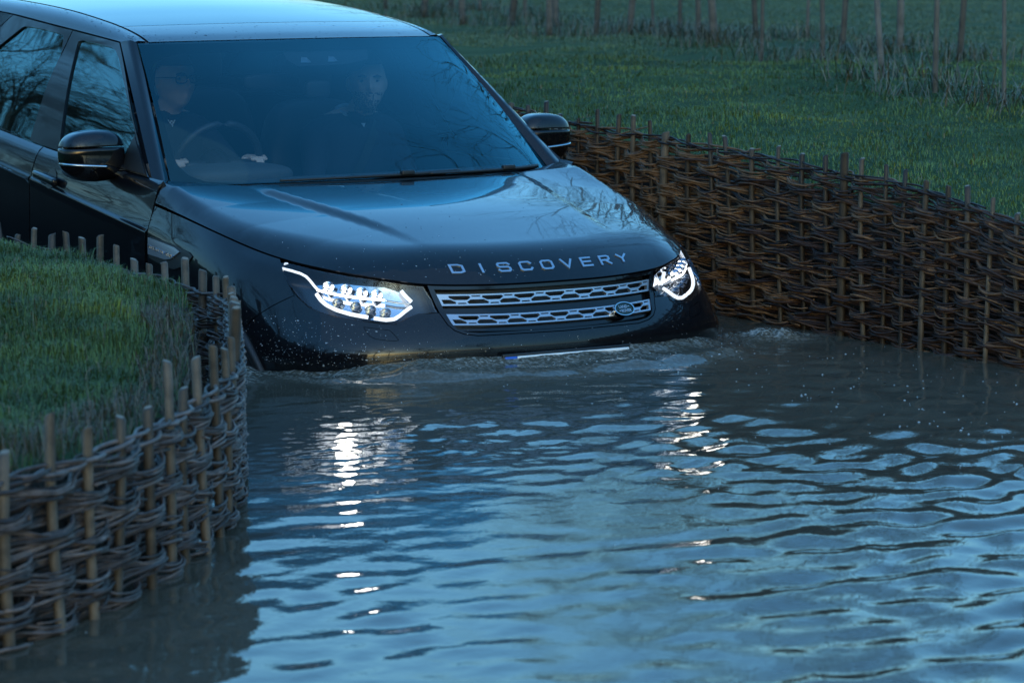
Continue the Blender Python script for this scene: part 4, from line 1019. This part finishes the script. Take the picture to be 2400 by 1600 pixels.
# ---- door mirrors
def superell(c, h, e1, e2, fn=None, n=40, m_=26, z0=-1, z1=1):
    V, F = [], []; sp = lambda v, e: math.copysign(abs(v)**e, v)
    ph0, ph1 = math.asin(max(-1, min(1, z0))), math.asin(max(-1, min(1, z1)))
    for i in range(m_+1):
        ph = ph0+(ph1-ph0)*i/m_
        for k in range(n):
            th = 2*pi*k/n; p = np.array([sp(cos(ph), e1)*sp(cos(th), e2), sp(cos(ph), e1)*sp(sin(th), e2), sp(sin(ph), e1)])
            if fn: p = fn(p)
            V.append(np.array(c)+p*np.array(h))
    for i in range(m_):
        for k in range(n): F.append([i*n+k, i*n+(k+1) % n, (i+1)*n+(k+1) % n, (i+1)*n+k])
    F += [list(range(n))[::-1], [m_*n+k for k in range(n)]]
    return V, F
for sgn in (1, -1):
    c = np.array([1.022*sgn, 1.772, 1.286]); h = (.126, .082, .100)
    def shp(p, s=sgn):
        x, y, z = p; o = x*s                     # +1 at the outer end
        z2 = z*(1-.10*max(0, -o))-(.10*(o if z > 0 else -.3*o))*abs(z); y2 = y*(1-.12*o*o)+.10*(1-o)*0
        x2 = x*(1-.06*(z > 0)*z)+(-s*.10*max(0, -z) if o > 0 else s*.02*z)
        return np.array([x2, y2+.12*o, z2])
    V, F = superell(c, h, .62, .62, shp, z0=.22, z1=1); mr = link('door_mirror', mesh('door_mirror', V, F), car, [M['paint']])
    V, F = superell(c, np.array(h)*.995, .62, .62, shp, z0=-1, z1=.16); link_sub('mirror_housing', mesh('mirror_housing', V, F), mr, [M['gloss']])
    P = []
    for o in np.linspace(-.25, 1.05, 16):
        x = sgn*o*.126*.96; th = min(1.0, max(-1, o)); d = -.082*(1-abs(th)**3.2)**(1/3.2) if abs(th) < 1 else 0
        P.append(c+np.array([x, d*1.02+.12*o*.082, -.036+.008*o]))
    V, F = tube(P, .0055, 8); link_sub('indicator_lens', mesh('indicator_lens', V, F), mr, [M['chrome']])
    link_sub('mirror_arm', bevel_mesh(MB().box((.915*sgn, 1.742, 1.222), (.055, .042, .028), np.array(Matrix.Rotation(-.35*sgn, 3, 'Y'))).mesh('arm'), .012, 3), mr, [M['gloss']])
    mg = rbox('mirror_glass', c+np.array([sgn*.002, .074, .0]), (.086, .004, .060), .003, 2); link_sub('mirror_glass', mg, mr, [M['chrome']])
    # triangular quarter trim between pillar and window
    p = [(gi(1.50), 1.97), (gi(1.74), 1.97), (gi(1.70), 1.40)]
    link_sub('mirror_sail', panel('mirror_sail', GN, p, (), .04, 0, .006, off=.003, mirror=sgn < 0), mr, [M['plastic']])

# ---- wipers
for pts, nm in (([(.33, 1.283, 1.205), (.06, 1.247, 1.204), (-.25, 1.246, 1.203), (-.48, 1.283, 1.200)], 'wiper'), ([(.76, 1.392, 1.200), (.60, 1.325, 1.200), (.36, 1.272, 1.201), (.18, 1.252, 1.203)], 'wiper')):
    P = resample([p for p in pts], .02)[0]; V, F = tube(P, np.linspace(.009, .0045, len(P)), 7); wp = link(nm, mesh(nm, V, F), car, [M['plastic']])
    link_sub('wiper_joint', rbox('wiper_joint', P[len(P)//3]+np.array([0, -.006, .008]), (.028, .011, .009), .004, 2), wp, [M['plastic']])
# scuttle under the glass edge
P = [(x, float(yrear(x))+.02, 1.145) for x in np.linspace(-.86, .86, 31)]; V, F = tube(P, .030, 8); link('scuttle', mesh('scuttle', V, F), car, [M['plastic']])

# ---- wheels
def wheel(cx, cy, cz, sgn):
    R, wd = .385, .128; prof = [(.255, -wd*.80), (.30, -wd*.98), (.355, -wd), (.378, -wd*.86), (R, -wd*.5), (R, wd*.5), (.378, wd*.86), (.355, wd), (.30, wd*.98), (.255, wd*.80)]
    n = 48; V, F = [], []
    for r, x in prof:
        for k in range(n): th = 2*pi*k/n; V.append((cx+x, cy+r*cos(th), cz+r*sin(th)))
    m_ = len(prof); F = [[i*n+k, i*n+(k+1) % n, (i+1)*n+(k+1) % n, (i+1)*n+k] for i in range(m_-1) for k in range(n)]
    w = link('wheel', mesh('wheel', V, F), car, [M['rubber']]); mb = MB()
    rim = [(.258, -.09), (.262, .105), (.245, .108), (.235, .06), (.235, -.08)]; V = []
    for r, x in rim:
        for k in range(n): th = 2*pi*k/n; V.append((cx+sgn*x, cy+r*cos(th), cz+r*sin(th)))
    F = [[i*n+k, i*n+(k+1) % n, (i+1)*n+(k+1) % n, (i+1)*n+k] for i in range(4) for k in range(n)]; mb.add(V, F)
    for k in range(10):
        th = 2*pi*k/10; mb.tube([(cx+sgn*.085, cy+.05*cos(th), cz+.05*sin(th)), (cx+sgn*.095, cy+.15*cos(th), cz+.15*sin(th)), (cx+sgn*.088, cy+.245*cos(th), cz+.245*sin(th))], [.022, .016, .020], 6)
    mb.tube([(cx+sgn*.04, cy, cz), (cx+sgn*.10, cy, cz)], [.062, .055], 20)
    link_sub('rim', mb.mesh('rim', True), w, [M['rim']])
for sgn in (1, -1): wheel(.855*sgn, .88, .385, sgn); wheel(.855*sgn, 3.80, .385+.174, sgn)
# dark inner arches and floor pan so nothing shows through the body
inner = MB()
for sgn in (1, -1):
    for cy, cz in ((.875, .385), (3.80, .56)):
        n = 24; V = []
        for x in (.60, .965):
            for k in range(n+1): th = pi*k/n; V.append((sgn*x, cy-.45*cos(th), cz+.45*sin(th)))
        F = [[k, k+1, n+2+k, n+1+k] for k in range(n)]+[list(range(n+1))]; inner.add(V, F)
inner.box((0, 2.9, .50), (.90, 2.0, .02)); inner.box((0, 1.30, .78), (.86, .02, .30)); inner.box((0, .62, .62), (.70, .03, .22))
link('wheel_housing', inner.mesh('wheel_housing'), car, [M['plastic']])

# ------------------------------------------------------------------ spray on the paint: beads of water and dried flecks
M['bead'] = pr('water_bead', (.02,.025,.03), .04, spec=.8)
M['fleck'] = pr('dried_fleck', (.42,.45,.48), .5)
def specks(S, sampler, n, r0, r1, nm, material, parent, seed, flat=.45, streak=.2):
    rg = random.Random(seed); mb = MB()
    pts = [sampler(rg) for _ in range(n)]; A = np.array([p[0] for p in pts]); B = np.array([p[1] for p in pts])
    P = S(A, B); nn, _ = outward(S, A, B)
    for p, n_ in zip(P, nn):
        t = np.cross(n_, [.3, .2, 1]); t /= np.linalg.norm(t); b_ = np.cross(n_, t); r = r0+(r1-r0)*rg.random()**3; th0 = rg.random()*6; ex = 1+(rg.random() < streak)*rg.uniform(.6, 2.2)
        V = [p+t*r*ex*cos(th0+k*pi/3)+b_*r*sin(th0+k*pi/3)+n_*.0003 for k in range(6)]+[p+n_*(r*flat+.0003)]
        mb.add(V, [[k, (k+1) % 6, 6] for k in range(6)])
    o = link_sub(nm, mb.mesh(nm, True), parent, [material]) if parent is not car else link(nm, mb.mesh(nm, True), car, [material])
    tag(o, kind='stuff'); return o
def smp_b(rg):
    while True:
        x = rg.uniform(-.86, .86); y = rg.uniform(.12, 1.2)
        if y > float(ye(x))+.03: return (x, y)
specks(bonnet, smp_b, 130, .0012, .0032, 'water_beads', M['bead'], car, 3)
specks(bonnet, lambda rg: ((lambda x: (x, float(ye(x))+abs(rg.gauss(0, .12))+.01))(max(-.8, min(.8, rg.gauss(-.45, .3))))), 70, .0008, .0020, 'dried_flecks', M['fleck'], car, 4)
specks(FN, lambda rg: (-min(6.6, abs(rg.gauss(4.6, 1.3))), rg.uniform(2.8, 5.6)), 420, .0007, .0021, 'dried_flecks', M['fleck'], car, 5)
specks(FN, lambda rg: (rg.uniform(-3, 5.5), rg.uniform(3.3, 5.5)), 90, .0007, .0016, 'dried_flecks', M['fleck'], car, 6)
specks(RF, lambda rg: (rg.uniform(-4.8, 4.8), rg.uniform(.1, 1.9)), 120, .0015, .0034, 'water_beads', M['bead'], car, 7)
specks(CR, lambda rg: (rg.uniform(.2, 1.8), rg.uniform(.2, 5)), 90, .0014, .003, 'water_beads', M['bead'], car, 8)
specks(mir(CR), lambda rg: (rg.uniform(.2, 1.8), rg.uniform(.2, 5)), 90, .0014, .003, 'water_beads', M['bead'], car, 9)

# ------------------------------------------------------------------ cabin
dash = MB()
aa = np.linspace(-4.7, 4.7, 25); prof = [(2.86, -.012), (2.86, -.030)]
V = []; nA = len(aa)
for k, (dy, z) in enumerate([(.05, 1.160), (.25, 1.172), (.42, 1.176), (.52, 1.165), (.56, 1.13), (.57, .95), (.55, .7)]):
    for a in aa:
        p = WS(a, 3.0); V.append((p[0]*.985, p[1]*.35+.65*1.30+dy, z))
F = [[r*nA+i, r*nA+i+1, (r+1)*nA+i+1, (r+1)*nA+i] for r in range(6) for i in range(nA-1)]
dashb = link('dashboard', mesh('dashboard', V, F), car, [M['dash']])
V, F = superell((-.40, 1.80, 1.185), (.23, .15, .045), .7, .6); link_sub('instrument_hood', mesh('instrument_hood', V, F), dashb, [M['dash']])
link_sub('dash_shelf', rbox('dash_shelf', (.30, 1.56, 1.175), (.26, .09, .006), .005, 2), dashb, [M['dash']])
# steering wheel
sw_c = np.array([-.40, 1.955, 1.205]); tilt = Matrix.Rotation(radians(-68), 3, 'X')
th = np.linspace(0, 2*pi, 49); ring = np.array([np.array(tilt@Vector((cos(t_)*.188, sin(t_)*.188, 0))) for t_ in th])
ring = np.stack([.188*np.cos(th), -.188*np.sin(th)*.36, .188*np.sin(th)*.933], 1)+sw_c
V, F = tube(ring, .0155, 10, cap=False); sw = link('steering_wheel', mesh('steering_wheel', V, F), car, [M['leather']])
mb = MB()
for t_ in (radians(5), radians(175), radians(270)): mb.tube([sw_c, sw_c+np.array([.18*cos(t_), -.18*sin(t_)*.36, .18*sin(t_)*.933])], [.03, .014], 8)
mb.tube([sw_c+np.array([0, .03, .01]), sw_c+np.array([0, -.12, -.05])], [.065, .05], 16); link_sub('steering_hub', mb.mesh('steering_hub', True), sw, [M['leather']])
# seats
def seat(cx, cy, nm='seat'):
    V, F = superell((cx, cy+.14, 1.08), (.255, .085, .34), .5, .45, lambda p: np.array([p[0]*(1-.12*max(0, p[2])), p[1]+.9*p[2]*.35*3*.3, p[2]]))
    s = link(nm, mesh(nm, V, F), car, [M['leather']])
    V, F = superell((cx, cy-.16, .76), (.26, .27, .085), .5, .45); link_sub('seat_cushion', mesh('seat_cushion', V, F), s, [M['leather']])
    V, F = superell((cx, cy+.26, 1.52), (.135, .055, .095), .5, .5); link_sub('head_restraint', mesh('head_restraint', V, F), s, [M['leather']])
seat(-.38, 2.62); seat(.42, 2.52); seat(-.40, 3.55); seat(.40, 3.55)
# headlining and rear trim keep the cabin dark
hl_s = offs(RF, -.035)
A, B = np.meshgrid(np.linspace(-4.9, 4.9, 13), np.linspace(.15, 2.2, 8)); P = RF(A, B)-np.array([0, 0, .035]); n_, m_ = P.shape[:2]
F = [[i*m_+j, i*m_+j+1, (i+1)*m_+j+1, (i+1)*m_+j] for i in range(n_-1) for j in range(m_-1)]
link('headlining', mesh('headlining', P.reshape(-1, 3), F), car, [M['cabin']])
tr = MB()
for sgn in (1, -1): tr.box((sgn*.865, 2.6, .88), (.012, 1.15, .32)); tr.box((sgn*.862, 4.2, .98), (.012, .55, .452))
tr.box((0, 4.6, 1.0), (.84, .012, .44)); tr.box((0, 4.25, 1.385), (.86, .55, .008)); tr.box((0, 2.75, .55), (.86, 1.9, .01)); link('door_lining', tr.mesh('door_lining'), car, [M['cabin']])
# camera pod and rear-view mirror behind the screen
def wsp(u, v, off_): p = inv(WS, pj, (u, v), (-5, 5), (0, 3)); n_, _ = outward(WS, np.array([p[0]]), np.array([p[1]])); return WS(p[0], p[1])-n_[0]*off_
pod_px = [(665, 119), (862, 111), (864, 136), (812, 147), (760, 150), (700, 152), (672, 136)]
F0 = [wsp(u, v, .008) for u, v in pod_px]; B0 = [wsp(u, v, .06)+np.array([0, .03, 0]) for u, v in pod_px]; n = len(F0)
pod = link('camera_pod', mesh('camera_pod', F0+B0, [list(range(n)), list(range(n, 2*n))[::-1]]+[[i, n+i, n+(i+1) % n, (i+1) % n] for i in range(n)], False), car, [M['cabin']])
for poly in ([(706, 131), (720, 132), (731, 144), (706, 144)], [(770, 129), (783, 130), (792, 141), (770, 142)]):
    link_sub('camera_window', mesh('camera_window', [wsp(u, v, .0062) for u, v in poly], [[0, 1, 2, 3]], False), pod, [M['silver']])
V, F = superell(wsp(765, 162, .10)+np.array([0, .03, -.0]), (.055, .022, .036), .5, .5); link_sub('mirror_stalk', mesh('mirror_stalk', V, F), pod, [M['cabin']])
V, F = superell(wsp(640, 130, .13)+np.array([.05, .06, .0]), (.125, .020, .032), .5, .5); link('rear_view_mirror', mesh('rear_view_mirror', V, F), car, [M['cabin']])

# ------------------------------------------------------------------ people
M['eye'] = pr('eye_white', (.22,.20,.19), .3)
def head_pts(c, yaw, s=1.0, n=56, m_=44, jaw=1.0):
    """deformed ellipsoid: brow, nose, lips, chin, jaw; faces -y before yaw"""
    V, F = [], []
    g = lambda x, z, cx, cz, sx, sz: math.exp(-((x-cx)/sx)**2-((z-cz)/sz)**2)
    for i in range(m_+1):
        ph = -pi/2+pi*i/m_
        for k in range(n):
            th = 2*pi*k/n; x, y, z = cos(ph)*cos(th), cos(ph)*sin(th), sin(ph)
            w = .076*(1-.20*max(0, -z)**1.3*jaw); dpt = .098; hh = .120
            X, Y, Z = x*w, y*dpt, z*hh
            if Z < -.02: Y *= 1-.10*min(1, (-Z-.02)/.1) if y > 0 else 1
            if y < 0:
                f = min(1, -y*1.6)
                if Z < -.055: Y -= .014*f*g(X, Z, 0, -.098, .03, .03)
                Y -= f*(.026*g(X, Z, 0, -.018, .011, .016)+.014*g(X, Z, 0, .008, .008, .022))           # nose
                Y -= f*.008*(g(X, Z, -.028, .032, .024, .008)+g(X, Z, .028, .032, .024, .008))            # brow
                Y += f*.011*(g(X, Z, -.031, .012, .015, .011)+g(X, Z, .031, .012, .015, .011))            # sockets
                Y -= f*.007*(g(X, Z, 0, -.052, .022, .006)+g(X, Z, 0, -.066, .019, .006)); Y += f*.005*g(X, Z, 0, -.059, .024, .003)
                Y -= f*.005*(g(X, Z, -.042, -.022, .018, .022)+g(X, Z, .042, -.022, .018, .022))
            X, Y = X*s, Y*s; Z *= s
            V.append((c[0]+X*cos(yaw)-Y*sin(yaw), c[1]+X*sin(yaw)+Y*cos(yaw), c[2]+Z))
    for i in range(m_):
        for k in range(n): F.append([i*n+k, i*n+(k+1) % n, (i+1)*n+(k+1) % n, (i+1)*n+k])
    return V, F
def capsule(mb, pts, rad, sides=14):
    P = resample(np.array(pts, float), .02)[0] if len(pts) > 2 else np.linspace(pts[0], pts[1], 8)
    R = np.interp(np.linspace(0, 1, len(P)), np.linspace(0, 1, len(rad)), rad); mb.tube(P, R, sides)
    for e, r in ((P[0], R[0]), (P[-1], R[-1])): mb.add(*superell(e, (r, r, r), 1, 1, n=12, m_=8))
def person(nm, label, hc, yaw, base, sh, hands, cloth, collar, hair, glasses, beard):
    o = empty(nm, base, label, 'person', 'people in the car')
    x, y = base[0], base[1]; mb = MB()
    mb.add(*head_pts(hc, yaw))
    nk = np.array(sh)+np.array([0, -.015, .055])
    capsule(mb, [nk+np.array([0, .02, -.05]), np.array(hc)+np.array([0, .018, -.075])], [.062, .054])
    for s in (-1, 1): mb.add(*superell(np.array(hc)+np.array([s*.077*cos(yaw), s*.077*sin(yaw)+.012, -.005]), (.009, .018, .032), 1, 1, n=12, m_=8))
    sh = np.array(sh); hip = np.array([x, y, base[2]+.10])
    mb.add(*superell(sh+np.array([0, 0, -.10]), (.185, .105, .15), .8, .8)); mb.add(*superell((sh+hip)/2, (.165, .115, .22), .8, .8)); mb.add(*superell(hip, (.175, .13, .12), .8, .8))
    capsule(mb, [sh+np.array([-.165, 0, -.015]), sh+np.array([0, .0, .03]), sh+np.array([.165, 0, -.015])], [.058, .062, .058])
    for s, h in zip((-1, 1), hands):
        h = np.array(h); S0 = sh+np.array([s*.185, 0, -.03]); el = (S0+h)/2+np.array([s*.09, .02, -.13])
        capsule(mb, [S0, el], [.056, .044]); capsule(mb, [el, h], [.043, .028])
        mb.add(*superell(h+np.array([0, -.03, .005]), (.040, .045, .022), .8, .8))
        for k in range(4): capsule(mb, [h+np.array([(k-1.5)*.019, -.065, .012]), h+np.array([(k-1.5)*.020, -.098+abs(k-1.4)*.006, .020]), h+np.array([(k-1.5)*.020, -.112, -.004])], [.0098, .0092, .0085], 8)
        capsule(mb, [h+np.array([-s*.030, -.02, .0]), h+np.array([-s*.050, -.055, .012])], [.0115, .0095], 8)
    for s in (-1, 1):
        kn = hip+np.array([s*.13, -.46, .06]); capsule(mb, [hip+np.array([s*.09, 0, -.01]), kn], [.085, .062]); capsule(mb, [kn, kn+np.array([0, -.18, -.30])], [.058, .042]); mb.add(*superell(kn+np.array([0, -.24, -.33]), (.045, .12, .04), .8, .8))
    me = mb.mesh('tmp', True); t_ = bpy.data.objects.new('tmp', me); COL.objects.link(t_)
    rm = t_.modifiers.new('r', 'REMESH'); rm.mode = 'VOXEL'; rm.voxel_size = .0065; rm.use_smooth_shade = True
    sm_ = t_.modifiers.new('s', 'SMOOTH'); sm_.iterations = 3; sm_.factor = .5
    bpy.context.view_layer.update(); body = bpy.data.meshes.new_from_object(t_.evaluated_get(bpy.context.evaluated_depsgraph_get())); bpy.data.objects.remove(t_)
    body.name = 'body'; body.materials.clear(); b = link('body', body, o, [M['skin'], cloth, hair])
    nk_z = nk[2]+.005; H = np.array([h for h in hands])
    for p in body.polygons:
        c = np.array(p.center); p.use_smooth = True
        r = c-np.array(hc); fy = r[0]*sin(yaw)*-1+r[1]*cos(yaw)
        if c[2] < nk_z-.18*(c[1]-nk[1]) and ((r/np.array([.088, .125, .138]))**2).sum() > 1 and np.linalg.norm(H-c, axis=1).min() > .125: p.material_index = 1
        elif beard and r[2] < -.035 and r[2] > -.135 and c[1] < hc[1]+.03 and not (abs(r[0]) < .02 and -.068 < r[2] < -.048): p.material_index = 2 if RNG.random() < .6 else 0
    # hair cap
    V, F = head_pts((hc[0], hc[1]+.004, hc[2]+.004), yaw, 1.055); V = np.array(V); r = V-np.array(hc)
    keep = lambda f: (r[f].mean(0)[2] > .062-.9*max(0, r[f].mean(0)[1]) and r[f].mean(0)[2] > -.075) if not beard else (r[f].mean(0)[2] > .082-.9*max(0, r[f].mean(0)[1]) and r[f].mean(0)[2] > -.06)
    F = [f for f in F if keep(f)]; link('hair', mesh('hair', V, F), o, [hair])
    # collar
    P = [nk+np.array([.068*cos(a), .062*sin(a)+.008, .012+.018*sin(a)]) for a in np.linspace(-pi*.42-pi/2+pi*.5, pi*1.42, 30)]
    V, F = tube(P, .013, 8); link('collar', mesh('collar', V, F), o, [collar])
    V = [nk+np.array(q) for q in ((-.042, -.066, .016), (.0, -.088, -.050), (.042, -.066, .016), (0, -.06, .025))]; link('shirt_front', mesh('shirt_front', V, [[0, 1, 2, 3]]), o, [collar])
    # eyes, brows
    def fp(fx, fy, fz): return (hc[0]+fx*cos(yaw)-fy*sin(yaw), hc[1]+fx*sin(yaw)+fy*cos(yaw), hc[2]+fz)
    for s in (-1, 1):
        V, F = superell(fp(s*.031, -.077, .012), (.012, .010, .006), 1, 1, n=14, m_=8); e = link('eye', mesh('eye', V, F), o, [M['eye']])
        V, F = superell(fp(s*.031, -.0865, .012), (.0050, .003, .0052), 1, 1, n=10, m_=6); link_sub('pupil', mesh('pupil', V, F), e, [M['frame']])
        V, F = tube([fp(s*.014, -.099, .030), fp(s*.031, -.099, .035), fp(s*.048, -.088, .030)], [.003, .0042, .0025], 6); link('eyebrow', mesh('eyebrow', V, F), o, [hair])
    if glasses:
        gl = None
        for s in (-1, 1):
            P = [fp(s*.033+.026*math.copysign(abs(cos(a))**.6, cos(a)), -.106+.012*abs(s*.033+.026*cos(a))*8*.08, .011+.0165*math.copysign(abs(sin(a))**.6, sin(a))) for a in np.linspace(0, 2*pi, 33)]
            V, F = tube(P, .0026, 6, cap=False)
            if gl is None: gl = MB()
            gl.add(V, F); gl.tube([fp(s*.059, -.104, .018), fp(s*.078, -.07, .018), fp(s*.083, .01, .014)], .0026, 6)
        gl.tube([fp(-.008, -.106, .014), fp(0, -.109, .017), fp(.008, -.106, .014)], .0026, 6)
        link('spectacles', gl.mesh('spectacles', True), o, [M['frame']])
    return o
person('person', 'person at the wheel in dark jumper, checked collar and black-framed glasses', (-.372, 2.385, 1.530), .10, (-.38, 2.62, .72), (-.38, 2.50, 1.335), ((-.575, 2.02, 1.22), (-.225, 2.02, 1.22)), M['navy'], M['check'], M['hair_dark'], True, False)
person('person', 'person in passenger seat with short beard, dark coat and pale open collar', (.432, 2.205, 1.508), -.42, (.43, 2.50, .72), (.43, 2.34, 1.315), ((.30, 2.06, .98), (.56, 2.06, .98)), M['navy'], M['shirt'], M['hair_grey'], False, True)
# the passenger's belt
P = resample([(.60, 2.46, 1.40), (.55, 2.33, 1.37), (.47, 2.235, 1.28), (.38, 2.225, 1.12), (.28, 2.32, .95)], .02)[0]
V = []; [V.extend([p+np.array([-.016, 0, .012]), p+np.array([.016, 0, -.012])]) for p in P]; F = [[2*i, 2*i+1, 2*i+3, 2*i+2] for i in range(len(P)-1)]
link('seat_belt', mesh('seat_belt', V, F), car, [M['plastic']])

# ------------------------------------------------------------------ trees
m, t, b = mat('bark'); M['bark'] = m
n1 = noise(t, 7, 5); oi = N_(t, 'ShaderNodeObjectInfo'); r = ramp(t, n1.outputs[0], [(.3, (.060,.058,.050)), (.6, (.13,.128,.112)), (.8, (.22,.215,.19))])
rr_ = ramp(t, oi.outputs['Random'], [(0, (.6,.55,.5)), (1, (1.25,1.2,1.2))]); mx = N_(t, 'ShaderNodeMix', data_type='RGBA', blend_type='MULTIPLY'); mx.inputs[0].default_value = 1
t.links.new(r.outputs[0], mx.inputs[6]); t.links.new(rr_.outputs[0], mx.inputs[7]); t.links.new(mx.outputs[2], b.inputs['Base Color']); b.inputs['Roughness'].default_value = .9; bump(t, b, n1.outputs[0], .6, .01)
M['twig'] = pr('twig', (.035,.028,.022), .8)
def tree_meshes(H, R, seed, first=.3, levels=3, spread=.9, kids=(9, 6, 5), rmin=.003):
    """trunk with limbs, and a crown of fine twigs, both about the origin"""
    rg = random.Random(seed); trunk = MB(); crown = MB()
    def grow(p, d, L, r, lev):
        n = max(4, int(L/.25)) if lev == 0 else 5; P = [np.array(p)]; q = np.array(d, float)
        for i in range(n):
            q = q+np.array([rg.gauss(0, .06), rg.gauss(0, .06), rg.gauss(0, .03)+(.05 if lev else .0)])*(1 if lev else .55); q /= np.linalg.norm(q); P.append(P[-1]+q*L/n)
        P = np.array(P); Rr = r*np.linspace(1, .35 if lev else .25, len(P)); (trunk if lev <= (0 if levels < 4 else 1) else crown).tube(P, Rr, 9 if lev == 0 else 5 if lev == 1 else 3, cap=lev == 0)
        if lev >= levels: return
        for k in range(kids[min(lev, len(kids)-1)]):
            f = rg.uniform(first if lev == 0 else .25, .98); i = min(len(P)-2, int(f*(len(P)-1))); pp = P[i]+(P[i+1]-P[i])*(f*(len(P)-1)-i); ax = P[i+1]-P[i]; ax /= np.linalg.norm(ax)
            a = rg.uniform(0, 2*pi); s = np.cross(ax, [cos(a), sin(a), .3]); s /= np.linalg.norm(s); dd = ax*rg.uniform(.45, .9)+s*spread*rg.uniform(.6, 1.1); dd /= np.linalg.norm(dd)
            grow(pp, dd, L*(rg.uniform(.30, .52) if lev == 0 else rg.uniform(.40, .65))*(1.15-.5*f if lev == 0 else 1), max(r*(1-f*.7)*.5, rmin), lev+1)
    grow((0, 0, -.12), (0, 0, 1), H, R, 0)
    return trunk.mesh('trunk', True), crown.mesh('crown', False)
def tree(nm, base, tm, cm, rz, sc, label, cat, group, lean=(0, 0), sxy=1):
    o = bpy.data.objects.new(nm, None); COL.objects.link(o); o.location = base; o.rotation_euler = (lean[0], lean[1], rz); o.scale = (sc*sxy, sc*sxy, sc); tag(o, label, cat, group)
    for pn, me, mm in (('trunk', tm, M['bark']), ('crown', cm, M['twig'])):
        p = bpy.data.objects.new(pn, me); COL.objects.link(p); p.parent = o
        if not me.materials: me.materials.append(mm)
    return o
VAR = [tree_meshes(4.6, .030, 40+i, .36, 2, .75, (15, 8)) for i in range(5)]
# px of each base, stem width in px, sideways lean of the stem
SAP = [(905,18,9,0),(996,36,16,.02),(1058,14,12,0),(1086,52,17,.03),(1125,20,11,0),(1197,56,17,0),(1230,36,9,.01),(1287,86,17,.0),(1303,58,15,.01),(1396,80,15,-.01),(1473,86,17,.03),(1529,64,8,0),(1592,80,10,-.02),(1639,86,13,-.03),(1675,112,19,.0),(1774,94,15,.02),(1784,134,10,-.05),(1891,94,8,-.04),(1930,150,12,-.05),(1973,122,14,-.03),(2070,186,15,-.04),(2111,128,17,-.01),(2192,211,15,-.02),(2248,150,14,.01),(2353,240,10,.03)]
for i, (u, v, w, ln) in enumerate(SAP):
    p = at(u, v+4, z=1.33); z = float(ground_z(np.array([p[0]]), np.array([p[1]]))[0]); d = float((p-CAM)@FW); R = 1.05*w/2*d/FPX
    a = random.Random(i); wide = w >= 15
    tm, cm = VAR[i % 5]
    thin = 'thin dark sapling stem' if w < 11 else 'slender grey sapling trunk' if w < 16 else 'stouter pale sapling trunk'
    if abs(ln) >= .03: thin = thin.replace('sapling', 'leaning sapling')
    tree('sapling', (p[0], p[1], z), tm, cm, a.uniform(0, 6), a.uniform(.9, 1.1)*(.52+.5*(u-900)/1450), thin+' rising from rough grass beyond the brown wattle wall', 'tree', {'thin': 'thin', 'slen': 'slender', 'stou': 'stouter'}[thin[:4]]+(' leaning' if abs(ln) >= .03 else ' upright')+' saplings along the bank', (a.gauss(0, .015)+ln*.52, a.gauss(0, .01)+ln*-.85*-1), R/.030/(.52+.5*(u-900)/1450))
# straw tussocks at their feet
rg = np.random.default_rng(77); X = []; Y = []
for (u, v, w, ln) in SAP:
    p = at(u, v+4, z=1.33); k = rg.integers(70, 260); X.append(p[0]+rg.normal(0, .20, k)); Y.append(p[1]+rg.normal(0, .18, k))
X = np.concatenate(X); Y = np.concatenate(Y); Z = ground_z(X, Y); n = len(X); C = np.array([.16, .14, .088])*rg.uniform(.4, 1.2, (n, 1)); gm = rg.random(n) < .35; C[gm] = np.array([.030, .058, .022])*rg.uniform(.6, 1.3, (gm.sum(), 1))
tag(link('tussock_grass', grass('tussock_grass', X, Y, Z, rg.uniform(.05, .19, n)**1.0, np.full(n, .0055), C, 78, 1.5), None, [M['grass']]), 'straw coloured rough grass round the sapling stems', 'grass', kind='stuff')
# bare trees behind and west of the car, mirrored in its side windows
BIG = [tree_meshes(13, .26, 60+i, .16, 4, .85, (14, 8, 6, 3), .010) for i in range(2)]
for i, (ang, d, sc) in enumerate(((8, 46, 1.0), (12, 42, .9), (15.5, 44, 1.15), (19, 38, .75), (22, 42, 1.0), (26, 40, .8), (31, 43, 1.1), (44, 45, .8), (196, 30, .8), (176, 36, .9), (158, 34, .75), (148, 27, .85), (136, 24, .8), (124, 21, .75), (113, 20, .8), (103, 19, .7), (93, 20, .8), (82, 20, .75), (71, 22, .8), (60, 26, .85), (-22, 66, .5), (-27, 60, .42), (-31, 68, .55), (-35, 62, .45), (-40, 66, .5), (-46, 60, .5))):
    a = radians(ang); x, y = -1-d*sin(a), (2.5 if i < 8 or ang < 0 else 0)+d*cos(a); tm, cm = BIG[i % 2]
    tree('bare_tree', (x, y, float(ground_z(np.array([x]), np.array([y]))[0])), tm, cm, i*1.9, sc, 'tall leafless tree standing in the field away from the channel', 'tree', 'leafless trees in the field')
